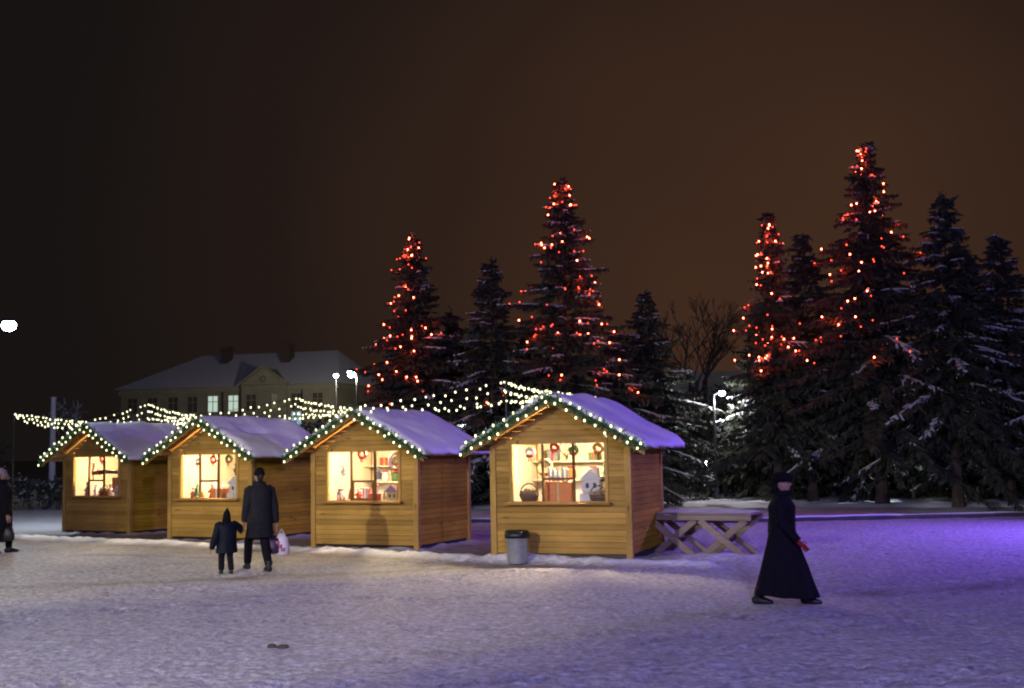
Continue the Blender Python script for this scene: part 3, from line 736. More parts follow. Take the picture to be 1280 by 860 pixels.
# ------------------------------------------------------------------ spruces
def spruce(H, Rad, zb, seed, snow=.5, lean=0, droop=.5, density=1.0, gaps=.12):
    r = random.Random(seed); fol = MB(); sn = MB(); tr = MB(); tips = []
    tr.tube([(lean*t*t*H*.05, 0, H*t*.99-.1*(t==0)) for t in [0,.03,.2,.4,.6,.8,1]], [H*.019+.05,H*.016+.02,H*.0135,H*.010,H*.0065,H*.0035,.012], 9)
    z = zb
    while z < H-.12:
        f = (H-z)/(H-zb); n = 4+int(3*f+r.random()*2)
        a0 = r.uniform(0,2*pi)
        for b in range(n):
            if r.random() < gaps: continue
            az = a0+2*pi*b/n+r.gauss(0,.28)
            Lb = Rad*1.33*(f**.98)*r.uniform(.5,1.15)*(1.3 if r.random() < .10 else 1)+.12
            zz = z+r.uniform(-.15,.15)
            out = Vector((cos(az),sin(az),0)); side = Vector((-sin(az),cos(az),0))
            up0 = .35*(1-f)+.02; dr = droop*(.4+.6*f)*r.uniform(.7,1.3)
            snowy = r.random() < snow*.62
            def sp(t): return Vector((lean*(zz/H)**2*H*.05,0,zz))+out*(Lb*t)+Vector((0,0,Lb*(up0*t-dr*t*t+.28*dr*t**4)))
            tr.tube([sp(0),sp(.35),sp(.7),sp(.97)],[.022+.012*f,.018,.012,.005],4,False)
            nt = int((10+Lb*18)*density)
            for i in range(nt):
                t = .1+.9*(i+r.random())/nt; p = sp(t); tn = (sp(min(1.02,t+.05))-sp(t-.05)).normalized()
                s = 1 if i % 2 else -1
                l = (.13+.26*Lb*(1-t)**.8*r.uniform(.5,1.1))*r.uniform(.7,1.2)
                l = min(l, .62)
                if snowy and t > .3 and r.random() < .42:
                    dd = (tn*r.uniform(.6,1.1)+side*s*r.uniform(.1,.8)+Vector((r.gauss(0,.2),r.gauss(0,.2),r.uniform(-.5,.05)))).normalized(); q0 = p+Vector((r.gauss(0,.05),r.gauss(0,.05),.025)); l *= r.uniform(.35,1.0)
                    sn.tube([q0, q0+dd*l*.4+Vector((0,0,.012)), q0+dd*l*.75, q0+dd*l], [(.012,.008),(r.uniform(.02,.05),.022),(r.uniform(.02,.045),.02),(.008,.006)], 5)
                d = (tn*r.uniform(.5,1.0)+side*s*r.uniform(.35,1.0)+Vector((0,0,r.uniform(-.75,.10)))).normalized()
                fol.blade(p, d, l, .07+.1*l, Vector((r.gauss(0,.6),r.gauss(0,.6),1)))
                fol.blade(p+d*l*.25, (d+Vector((r.gauss(0,.3),r.gauss(0,.3),r.gauss(-.35,.3)))).normalized(), l*.75, .06+.08*l, Vector((r.gauss(0,1),r.gauss(0,1),.3)))
                if r.random() < .5:
                    fol.blade(p+d*l*.3, Vector((r.gauss(0,.25),r.gauss(0,.25),-1)).normalized(), r.uniform(.1,.26), .05, Vector((r.gauss(0,1),r.gauss(0,1),0)))
            tips.append((sp(r.uniform(.75,1.0)), az, zz))
            tips.append((sp(r.uniform(.45,.8))+Vector((0,0,.05)), az, zz))
            if snowy:
                ta, tb = r.uniform(.15,.5), r.uniform(.65,1.0); ps = [sp(ta+(tb-ta)*j/6)+Vector((r.gauss(0,.02),r.gauss(0,.02),.03)) for j in range(7)]
                sn.tube(ps, [(.012,.008)]+[(r.uniform(.025,.065),r.uniform(.015,.035)) for j in range(5)]+[(.010,.006)], 5)
        z += r.uniform(.16,.29)*(.65+.5*f)
    for i in range(int(420*H/10)):      # short inner sprays round the trunk
        z_ = zb+(H-zb)*r.random()**1.3; f = (H-z_)/(H-zb); a = r.uniform(0,2*pi); q = Rad*.62*f**.8*r.random()**.6
        fol.blade(Vector((q*cos(a),q*sin(a),z_)), Vector((cos(a),sin(a),r.gauss(-.7,.5))).normalized(), r.uniform(.2,.5), .16, Vector((r.gauss(0,1),r.gauss(0,1),.4)))
    for i in range(26):      # leader shoot
        p = Vector((lean*H*.05,0,H-.75*r.random())); fol.blade(p, Vector((r.gauss(0,.4),r.gauss(0,.4),.6)).normalized(), .1+.15*r.random(), .05, Vector((r.gauss(0,1),r.gauss(0,1),.5)))
    return tr, fol, sn, tips
# x, y, height, radius, crown base, snow, lean, droop, label
SPR = [
 (-3.65,43,10.18,2.5,1.2,.35,0,.5,'dark spruce wound with red lights, nearest the long house'),
 (-.73,42,9.05,2.6,1.0,.45,0,.55,'unlit snowy spruce between the two red-lit spruces behind the huts'),
 (1.85,40,11.45,2.75,1.0,.5,0,.42,'tall red-lit spruce behind the nearest hut'),
 (5.12,44,7.97,2.6,.9,.4,0,.5,'unlit spruce just right of the red-lit spruce behind the nearest hut'),
 (3.75,41.3,6.3,2.4,.7,.6,0,.55,'short snowy spruce showing behind the nearest hut roof'),
 (8.82,39,9.89,1.6,2.0,.22,0,.5,'slim red-lit spruce at the left of the right-hand group'),
 (10.35,40.5,9.45,2.4,1.9,.3,0,.5,'unlit spruce squeezed between the slim and the tallest lit spruces'),
 (11.95,38,12.07,2.95,2.1,.28,0,.55,'tallest spruce, with scattered amber lights, in the right-hand group'),
 (13.85,36.5,10.01,2.6,2.0,.55,0,.66,'unlit snow-laden spruce tinted violet, right of the tallest spruce'),
 (15.95,37.5,8.78,2.5,1.8,.55,0,.55,'unlit spruce near the right edge of the park'),
 (17.9,36.3,8.6,2.8,1.7,.5,0,.55,'spruce cut off by the right edge of the photo'),
 (13.1,41.8,9.4,2.7,.8,.3,0,.5,'dark spruce filling the gap behind the tallest spruce and the snow-laden one'),
 (16.6,41.5,8.8,2.7,.8,.35,0,.5,'dark spruce standing behind the two spruces nearest the right edge'),
 (9.4,43.6,7.4,2.2,.8,.25,0,.5,'dark spruce behind the slim red-lit spruce, low in the gap'),
 (-2.4,45.5,7.6,2.3,.8,.3,0,.5,'dark spruce filling the gap left of the unlit snowy spruce behind the huts'),
 (.7,45,6.9,2.3,.8,.3,0,.5,'low dark spruce in the gap left of the tall red-lit spruce'),
]
TIPS = []
for i,(x,y,H,Rd,zb,sn_,ln_,dr_,lab) in enumerate(SPR):
    t = empty('spruce_tree',(x,y,0),0,lab,'spruce','snowy spruces in the park')
    tr,fo,sn,tips = spruce(H,Rd,zb,700+i,sn_,ln_,dr_)
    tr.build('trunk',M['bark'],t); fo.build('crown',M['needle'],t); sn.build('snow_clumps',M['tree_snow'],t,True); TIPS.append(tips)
def tree_lights(i, n, zlo, zhi, side, label, seed, spread=1.0):
    r = random.Random(seed); x,y = SPR[i][0],SPR[i][1]
    cand = [(p,az,z) for p,az,z in TIPS[i] if zlo < p.z < zhi and sin(az) < .35 and (side == 0 or cos(az)*side > -.35 or r.random() < .2)]
    r.shuffle(cand)
    # lights come in loops: keep neighbours of a few anchor heights
    anchors = [zlo+(zhi-zlo)*(j+.5)/5+r.uniform(-.2,.2) for j in range(5)]
    cand.sort(key=lambda c: min(abs(c[0].z-a) for a in anchors)*spread+r.random()*.8)
    pts = [c[0]+Vector((cos(c[1])*.05, sin(c[1])*.05-.06, .03)) for c in cand[:n]]
    pts.sort(key=lambda p: p.z)
    t = empty('tree_lights',(x,y,0),0,label,'tree lights','amber and red bulb strings on the spruces')
    m_ = MB()
    for a,b in zip(pts,pts[1:]):
        m_.tube([a, a.lerp(b,.5)-Vector((0,0,.08)), b], .006, 3, False)
    m_.build('wire',M['wire'],t)
    for j,p in enumerate(pts):
        link_mesh('bulb',RB_ME if r.random() < .42 else RD_ME,t,p)
        if j % 4 == 0:
            l = light('red_bulb_light','POINT',(0,0,0),7,(1,.07,.03),.03); l.parent = t; l.location = p+Vector((0,-.10,.04))
tree_lights(0,90,2.4,10.0,-1,'red and amber bulbs on the spruce nearest the long house',91)
tree_lights(2,100,3.6,11.4,0,'red and amber bulbs on the tall spruce behind the nearest hut',92)
tree_lights(5,76,4.2,9.8,-1,'red and amber bulbs on the slim spruce of the right-hand group',93)
tree_lights(7,84,4.4,11.9,-1,'scattered amber bulbs on the tallest spruce',94,.3)

# ------------------------------------------------------------------ bare trees
def bare_tree(x, y, H, spread, seed, label, mat=None, frost=0, depth=6, trunk=.16, first=.25):
    r = random.Random(seed); tr = MB(); tw = MB(); fr = MB()
    def grow(p, d, l, rad, dep):
        q = p+d*l*.5+Vector((r.gauss(0,.04),r.gauss(0,.04),0))*l; e_ = p+d*l
        (tr if dep >= depth-1 else tw).tube([p,q,e_],[rad,rad*.85,rad*.68],5 if dep > 2 else 3,False)
        if frost and dep <= 3 and r.random() < frost: fr.tube([p+Vector((0,0,rad+.01)),q+Vector((0,0,rad+.014)),e_+Vector((0,0,rad*.7+.008))],[rad*.5+.006,rad*.5+.016,rad*.3+.006],4,False)
        if dep == 0: return
        for i in range(3 if r.random() < .62 else 2):
            nd = (d+Vector((r.gauss(0,spread),r.gauss(0,spread),r.gauss(.06,spread*.6)))).normalized()
            grow(e_.lerp(p, r.uniform(0,.35)), nd, l*r.uniform(.6,.86), max(.016,rad*r.uniform(.56,.70)), dep-1)
    grow(Vector((0,0,-.1)), Vector((r.gauss(0,.05),r.gauss(0,.05),1)).normalized(), H*first, trunk, depth)
    t = empty('bare_tree',(x,y,0),0,label,'bare tree','leafless trees in the park')
    tr.build('trunk',M['bark'],t); tw.build('crown',mat or M['twig'],t)
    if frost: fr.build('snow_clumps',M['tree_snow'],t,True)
bare_tree(8.7,55,11.2,.36,31,'tall leafless tree standing against the brown sky',depth=7,trunk=.2)
bare_tree(5.9,57,10.6,.42,32,'leafless tree behind the short spruces, left of the tall leafless one',depth=7,trunk=.17)
bare_tree(8.0,44.2,5.2,.55,33,'small frosty tree lit by the white street lamp',frost=.8,depth=6,trunk=.09,first=.3)
bare_tree(17.5,50,9.6,.40,35,'leafless tree between the spruces near the right edge')
bare_tree(-23.5,62,8.2,.5,36,'dim leafless tree in front of the left end of the long house',frost=.4)
bare_tree(-18.5,58,6.6,.55,37,'dim frosty leafless tree before the middle of the long house',frost=.4)

# hedges and bushes that close the back of the park
def leafy(name, cat, label, loc, pts_fn, n, seed, group=None, snow=.15):
    r = random.Random(seed); m_ = MB(); s_ = MB(); st = MB()
    for i in range(n):
        p = pts_fn(r)
        d = Vector((r.gauss(0,1),r.gauss(0,1),r.gauss(.4,1))).normalized(); l = r.uniform(.12,.34)
        m_.blade(p,d,l,.09,Vector((r.gauss(0,1),r.gauss(0,1),r.gauss(0,1))))
        if r.random() < snow: s_.ball(p+Vector((0,0,.04)),r.uniform(.03,.08),r.uniform(.03,.07),.025,5,3)
    for i in range(max(6,n//120)):
        p = pts_fn(r); b = Vector((p.x*.8,p.y*.8,0)); st.tube([b,b.lerp(p,.6)+Vector((0,0,.05)),p],[.03,.02,.008],4,False)
    t = empty(name,loc,0,label,cat,group)
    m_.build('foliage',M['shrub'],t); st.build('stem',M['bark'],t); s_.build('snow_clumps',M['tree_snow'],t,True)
def along(pl, h, wdt, x0, y0):
    q = polyline(pl,.3)
    def fn(r):
        a = r.choice(q); z = h*(.15+.85*r.random()**.7)
        return Vector((a[0]-x0+r.uniform(-.3,.3), a[1]-y0+r.uniform(-wdt,wdt)*.5, z*(1+.22*noise.noise(Vector((a[0]*.8,a[1]*.8,3))))))
    return fn
leafy('hedge','hedge','long dark clipped hedge behind the white strip of lit snow',(6,42,0),along([(-5,48.4),(5.4,46.9),(10.5,44.8),(15,42.9),(23,39.3)],1.5,1.0,6,42),9000,401)
leafy('hedge','hedge','frosted hedge left of the farthest hut, behind the bright snow',(-18,46.5,0),along([(-30,48),(-18,46.5),(-10,46)],1.15,1.0,-18,46.5),6000,402,None,.10)
BU = [(-7.5,50,3.2,2.6,'broad dark bush behind the second and third huts'),(2.6,47,3.4,2.4,'dark rounded bush behind the tall red-lit spruce'),(6.4,47.5,4.2,2.6,'big dark bush left of the white street lamp'),(9.8,48,4.4,2.7,'dark bush right of the white street lamp'),(13.2,46,4.6,3.0,'dark bush behind the tallest spruce'),(17.2,45,4.6,3.0,'dark bush at the far right of the park'),(-26,53,3.6,3.2,'dark bush at the far left behind the frosted hedge'),(-30.5,58,6.0,4.2,'tall dark thicket at the left edge of the park'),(-15,56,3.4,2.8,'dark bush before the left half of the long house')]
for i,(x,y,h,rad,lab) in enumerate(BU):
    def fn(r, h=h, rad=rad):
        a = r.uniform(0,2*pi); e_ = r.random()**.5; z = r.random()
        k_ = sqrt(max(.05,1-(z*1.05-.25)**2)) if z > .2 else .8
        rr = rad*e_*k_*(1+.3*noise.noise(Vector((cos(a)*1.5,sin(a)*1.5,z*3+i))))
        return Vector((rr*cos(a), rr*sin(a)*.8, .1+h*z*(1+.15*noise.noise(Vector((cos(a)*2,sin(a)*2,i))))))
    leafy('bush','bush',lab,(x,y+(3.2 if -5 < x < 20 else 0),0),fn,3600,420+i,'dark bushes at the back of the park',.0 if i in (2,3) else .03)

# ------------------------------------------------------------------ the long house behind and a far roof
B = empty('long_house',(-13.68,90,0),-radians(14.5),'long two-storey olive house with snowy hipped roof, pediment and lit windows','house')
BL, BD, BE, BR = 19.0, 10.0, 7.55, 10.55
m_ = MB(); m_.box(-BL,0,0,BD,-.2,BE); m_.build('wall',M['stucco'],B)
m_ = MB(); m_.box(-BL-.15,.15,-.16,-.004,BE-.45,BE-.12); m_.box(.004,.17,-.16,BD,BE-.45,BE-.12); m_.build('cornice',M['trim'],B)
m_ = MB(); ov = .45; m_.add([(-BL-ov,-ov,BE),(ov,-ov,BE),(ov,BD+ov,BE),(-BL-ov,BD+ov,BE),(-BL+4.6,BD/2,BR),(-4.2+2.2,BD/2,BR)],[(0,1,5,4),(1,2,5),(2,3,4,5),(3,0,4),(3,2,1,0)])
rf = m_.build('roof',M['roof_snow'],B)
m_ = MB(); m_.box(-11.9,-11.2,3.4,4.3,BR-1.1,BR+.45); m_.box(-11.95,-11.15,3.35,4.35,BR+.45,BR+.55); m_.build('chimney',M['chimney'],rf)
m_ = MB(); m_.box(-6.3,-5.5,3.2,4.1,BR-1.2,BR+.5); m_.box(-6.35,-5.45,3.15,4.15,BR+.5,BR+.6); m_.build('chimney',M['chimney'],rf)
pc = -6.0; m_ = MB(); m_.box(pc-1.9,pc+1.9,-.5,-.01,-.2,BE-.02); m_.prism([(pc-2.05,-.6,BE),(pc+2.05,-.6,BE),(pc,-.6,BE+1.35)],[(pc-2.05,3.2,BE),(pc+2.05,3.2,BE),(pc,3.2,BE+1.35)]); ped = m_.build('pediment',M['stucco'],B)
m_ = MB()
for s in (-1,1): m_.beam((pc+s*2.25,-.62,BE+.0),(pc,-.62,BE+1.5),.14,.12)
m_.build('pediment_trim',M['trim'],ped)
m_ = MB(); m_.torus((pc,-.61,BE+.45),.22,.04,'y',14,5); m_.build('round_vent',M['darkpane'],ped)
lit = {(-10.65,1):'lit',(-8.85,1):'lit',(-5.05,1):'lit_dim',(-3.4,0):'lit_blue',(-14.2,1):None}
for row in (0,1):
    for i in range(14):
        x = -1.6-1.81*i
        if x < -BL+.8: continue
        for (lx,lr),mm in lit.items():
            if lr == row and abs(lx-x) < .9: x = lx
        pr = -.5 if abs(x-pc) < 1.9 else 0
        z0 = 5.55 if row else 2.1; z0 = 4.15 if (row == 0 and abs(x+3.4) < .01) else z0
        mt = None
        for (lx,lr),mm in lit.items():
            if lr == row and abs(lx-x) < .01: mt = mm
        m_ = MB(); wd, ht = (.42,1.25)
        if mt == 'lit_dim': wd = .2
        m_.box(x-wd-.09,x+wd+.09,pr-.05,pr-.004,z0-.09,z0); m_.box(x-wd-.09,x+wd+.09,pr-.05,pr-.004,z0+ht,z0+ht+.09); m_.box(x-wd-.09,x-wd,pr-.05,pr-.004,z0,z0+ht); m_.box(x+wd,x+wd+.09,pr-.05,pr-.004,z0,z0+ht); m_.box(x-.03,x+.03,pr-.045,pr-.006,z0,z0+ht); m_.box(x-wd,x+wd,pr-.044,pr-.007,z0+ht*.62,z0+ht*.62+.05)
        fr = m_.build('window',M['trim'],B)
        if mt == 'lit': fr['label'] = 'lit window with pale green curtain'
        m_ = MB(); m_.box(x-wd,x+wd,pr-.03,pr-.005,z0,z0+ht); m_.build('pane',M[mt] if mt else M['darkpane'],fr)
m_ = MB()
for x in (-2.9,-9.75): m_.tube([(x,-.1,0),(x,-.1,BE-.2)],.06,6)
m_.build('downpipe',M['pole'],B)
# low far house behind the bare trees
B2 = empty('far_house',(15.3,97,0),-radians(6),'low far house whose snowy roof shows behind the bare trees','house')
m_ = MB(); m_.box(-5.5,5.5,0,8,-.2,5.6); m_.build('wall',M['stucco'],B2)
m_ = MB(); m_.add([(-6,-.4,5.6),(6,-.4,5.6),(6,8.4,5.6),(-6,8.4,5.6),(-4.2,4,8.6),(4.2,4,8.6)],[(0,1,5,4),(1,2,5),(2,3,4,5),(3,0,4),(3,2,1,0)]); m_.build('roof',M['roof_snow'],B2)
for i in range(5):
    x = -4.4+2.2*i; m_ = MB(); m_.box(x-.5,x+.5,-.06,-.004,3.2,3.3); m_.box(x-.5,x+.5,-.06,-.004,4.6,4.7); m_.box(x-.5,x-.4,-.06,-.004,3.3,4.6); m_.box(x+.4,x+.5,-.06,-.004,3.3,4.6); fr = m_.build('window',M['trim'],B2)
    m_ = MB(); m_.box(x-.4,x+.4,-.03,-.006,3.3,4.6); m_.build('pane',M['darkpane'],fr)

# ------------------------------------------------------------------ street lamps and the concrete post
def street_lamp(x, y, h, dx, label, power, color, head=(.26,.15,.10), r=.045, name='street_lamp', post=None):
    post = post or M['pole']
    t = empty(name,(x,y,0),0,label,'street lamp','lit street lamps')
    m_ = MB(); m_.tube([(0,0,-.1),(0,0,.5),(0,0,.52),(0,0,h-.02)],[r*1.7,r*1.6,r*1.05,r*.75],10); m_.build('post',post,t,False)
    m_ = MB(); m_.tube([(0,0,h-.06),(dx*.5,0,h+.03),(dx,0,h+.05)],r*.55,7); m_.build('arm',post,t)
    m_ = MB(); m_.ball((dx,0,h+.02+head[2]*.75),head[0]*.8,head[1]*.8,head[2]*.5,14,8); m_.v = [(a,b,max(c,h+.02+head[2]*.62)) for a,b,c in m_.v]; m_.build('hood',M['pole'],t,True)
    m_ = MB(); m_.ball((dx,0,h+.02),head[0]*.9,head[1]*.9,head[2],14,8); m_.build('lamp_glass',M['lamp'],t,True)
    l = light('street_lamp_light','POINT',(0,0,0),power,color,.16); l.parent = t; l.location = (dx,0,h-.30)
street_lamp(-15.1,33.2,5.85,.6,'tall bright white street lamp at the left edge, above the passer-by',1000,(.74,.86,1),(.23,.19,.17),.05)
street_lamp(7.42,42.9,3.98,.32,'white street lamp on a pale pole by the frosty tree',360,(.9,.88,.9),(.13,.11,.11),.06)
street_lamp(-9.97,74,7.1,-.35,'brightest lamp in front of the long house, beside the red-lit spruce',1700,(1,.86,.66),(.30,.24,.25),.05,post=M['black'])
street_lamp(-11.45,75,7.05,.0,'smaller lamp in front of the long house, left of the brightest one',700,(.85,1,.95),(.17,.14,.15),.05,post=M['black'])
street_lamp(13.6,39.8,3.2,.2,'street lamp hidden behind the trunks of the right-hand spruces',900,(.84,.88,1),(.08,.08,.08),.05)
street_lamp(-2.2,45.5,3.0,.2,'street lamp hidden behind the third hut, lighting the snow in the gap',900,(.84,.88,1),(.08,.08,.08),.05)
# small lit booth and far amber lamp deep in the park
t = empty('park_booth',(10.0,61,0),-.1,'small white booth under a tiny bright lamp, deep in the park','booth')
m_ = MB(); m_.box(-.6,.6,0,1.0,-.1,.95); m_.build('wall',plain('white_boards',(.7,.7,.72),.7,var=.08),t); m_ = MB(); m_.prism([(-.7,-.1,.95),(.7,-.1,.95),(0,-.1,1.25)],[(-.7,1.1,.95),(.7,1.1,.95),(0,1.1,1.25)]); m_.build('roof',M['pole'],t)
m_ = MB(); m_.box(-.3,.25,-.02,-.003,.25,.85); m_.build('door',M['stucco'],t); m_ = MB(); m_.ball((0,-.25,1.2),.16,.14,.12,12,7); m_.build('lamp',M['lamp'],t,True)
l = light('booth_lamp_light','POINT',(0,0,0),25,(.8,.92,1),.1); l.parent = t; l.location = (0,-.5,1.05)
t = empty('far_lamp',(17.6,70,0),0,'tiny amber lamp low in the dark park behind the woman','lamp'); m_ = MB(); m_.tube([(0,0,-.1),(0,0,.3)],.03,6); m_.build('post',M['pole'],t); m_ = MB(); m_.ball((0,0,.38),.13,.13,.16,10,7); m_.build('lamp_glass',M['amber'],t,True)
t = empty('concrete_post',(-19.05,48,0),0,'pale concrete post standing behind the hedge left of the farthest hut','post')
m_ = MB(); m_.loft([(0,0,-.1,.15,.15),(0,0,.6,.145,.145),(.01,0,4.5,.10,.10)],8); m_.build('shaft',M['concrete'],t); m_ = MB(); m_.loft([(.01,0,4.5,.12,.12),(.01,0,4.56,.12,.12)],8); m_.build('cap',M['concrete'],t); 
m_ = MB(); m_.torus((.0,0,2.6),.125,.012,'z',14,5); m_.build('steel_band',M['metal'],t)

# ------------------------------------------------------------------ trestle table
ang = math.atan2(21.27-22.04, 4.21-2.78); T_ = empty('trestle_table',(3.48,21.68,0),ang,'weathered wooden trestle table with crossed legs and snowy top, beside the nearest hut','table')
tl = 1.86
m_ = MB()
for i in range(4): m_.box(-tl/2,tl/2,-.02+.2*i,.165+.2*i,.76,.795)
m_.build('table_top',M['grey_wood'],T_)
m_ = MB(); nu, nv = 30, 8
for j in range(nv+1):
    for i in range(nu+1):
        x = -tl/2+.04+(tl-.08)*i/nu; y = .01+.72*j/nv; e_ = min(i,nu-i,j*1.0,nv-j)
        m_.v.append((x,y,.797+(.0 if e_ == 0 else .007+.014*noise.noise(Vector((x*4,y*4,0))))))
for j in range(nv):
    for i in range(nu): a = j*(nu+1)+i; m_.f.append((a,a+1,a+nu+2,a+nu+1))
m_.build('table_snow',M['snow'],T_,True)
m_ = MB(); m_.beam((-tl/2+.02,-.012,.705),(tl/2-.02,-.012,.705),.035,.09); m_.build('front_rail',M['grey_wood'],T_)
m_ = MB(); m_.beam((-tl/2+.02,.76,.705),(tl/2-.02,.76,.705),.035,.09); m_.build('back_rail',M['grey_wood'],T_)
for yy in (.0,.70):
    for xc in (-.60,.36):
        for s in (-1,1):
            m_ = MB(); m_.beam((xc-s*.43,yy+(.05 if s > 0 else -.0),.0-.02),(xc+s*.43,yy+(.05 if s > 0 else -.0),.66),.042,.115); m_.build('leg',M['grey_wood'],T_)
m_ = MB(); m_.beam((-.6,.06,.34),(-.6,.70,.34),.05,.07); m_.build('stretcher',M['grey_wood'],T_); m_ = MB(); m_.beam((.36,.06,.34),(.36,.70,.34),.05,.07); m_.build('stretcher',M['grey_wood'],T_)

# ------------------------------------------------------------------ metal bin with black bag
t = empty('metal_bin',(.03,20.74,.02),0,'grey metal waste bin with black bag rim, at the nearest hut front','bin')
m_ = MB(); m_.loft([(0,0,0,.165,.165),(0,0,.03,.172,.172),(0,0,.44,.20,.20),(0,0,.45,.21,.21),(0,0,.47,.21,.21),(0,0,.46,.19,.19),(0,0,.06,.16,.16)],28); m_.build('body',M['metal'],t,True)
m_ = MB(); m_.loft([(0,0,.47,.188,.188),(0,0,.462,.215,.215),(0,0,.45,.222,.222),(.005,0,.50,.225,.22),(-.01,0,.575,.205,.205),(0,.01,.56,.15,.15)],22)
m_.v = [(a+.012*noise.noise(Vector((a*14,b*14,c*9))),b+.012*noise.noise(Vector((b*14,a*14,c*9+4))),c+.012*noise.noise(Vector((a*12,b*12,7)))) for a,b,c in m_.v]; m_.build('bag',M['black'],t,True)

# ------------------------------------------------------------------ people
SKIN = plain('skin',(.32,.19,.14),.55,var=.06,scale=30); EYE = plain('eye_dark',(.02,.015,.01),.2)
def remeshed(mb, name, mat, parent, voxel):
    o = mb.build(name, mat, parent); md = o.modifiers.new('fuse','REMESH'); md.mode = 'VOXEL'; md.voxel_size = voxel
    sm = o.modifiers.new('soft','SMOOTH'); sm.factor = .5; sm.iterations = 2
    dg = bpy.context.evaluated_depsgraph_get(); me = bpy.data.meshes.new_from_object(o.evaluated_get(dg))
    o.modifiers.clear(); o.data = me; me.polygons.foreach_set('use_smooth',[True]*len(me.polygons))
    return o
def bend(a, b, out, amt):
    m = Vector(a).lerp(Vector(b),.5); return m+Vector(out)*amt
def hand(mb, w_, d, side, sc_):
    """palm and five curled fingers; w_ wrist, d forearm direction, side +1 left hand"""
    d = d.normalized(); t = Vector((1,0,0)); nrm = d.cross(t).normalized(); t = nrm.cross(d).normalized()
    inw = Vector((0,-side,0))
    if nrm.dot(inw) < 0: nrm = -nrm
    L_ = .185*sc_
    mb.tube([w_-d*.02*sc_, w_+d*.02*sc_, w_+d*L_*.28, w_+d*L_*.5],[(.020*sc_,.026*sc_),(.036*sc_,.018*sc_),(.042*sc_,.017*sc_),(.040*sc_,.014*sc_)],10)
    for i,(off,ln) in enumerate([(-.031,.80),(-.010,.95),(.011,1.0),(.032,.9)]):
        b = w_+d*L_*.46+t*off*sc_; l = L_*.5*ln
        c1 = b+d*l*.42+nrm*l*.06; c2 = c1+d*l*.28+nrm*l*.22; c3 = c2+d*l*.08+nrm*l*.28
        mb.tube([b,c1,c2,c3],[.0105*sc_,.0098*sc_,.009*sc_,.0075*sc_],7)
    b = w_+d*L_*.14+t*.034*sc_
    mb.tube([b,b+t*.026*sc_+d*.03*sc_+nrm*.012*sc_,b+t*.028*sc_+d*.06*sc_+nrm*.03*sc_],[.013*sc_,.0115*sc_,.009*sc_],7)
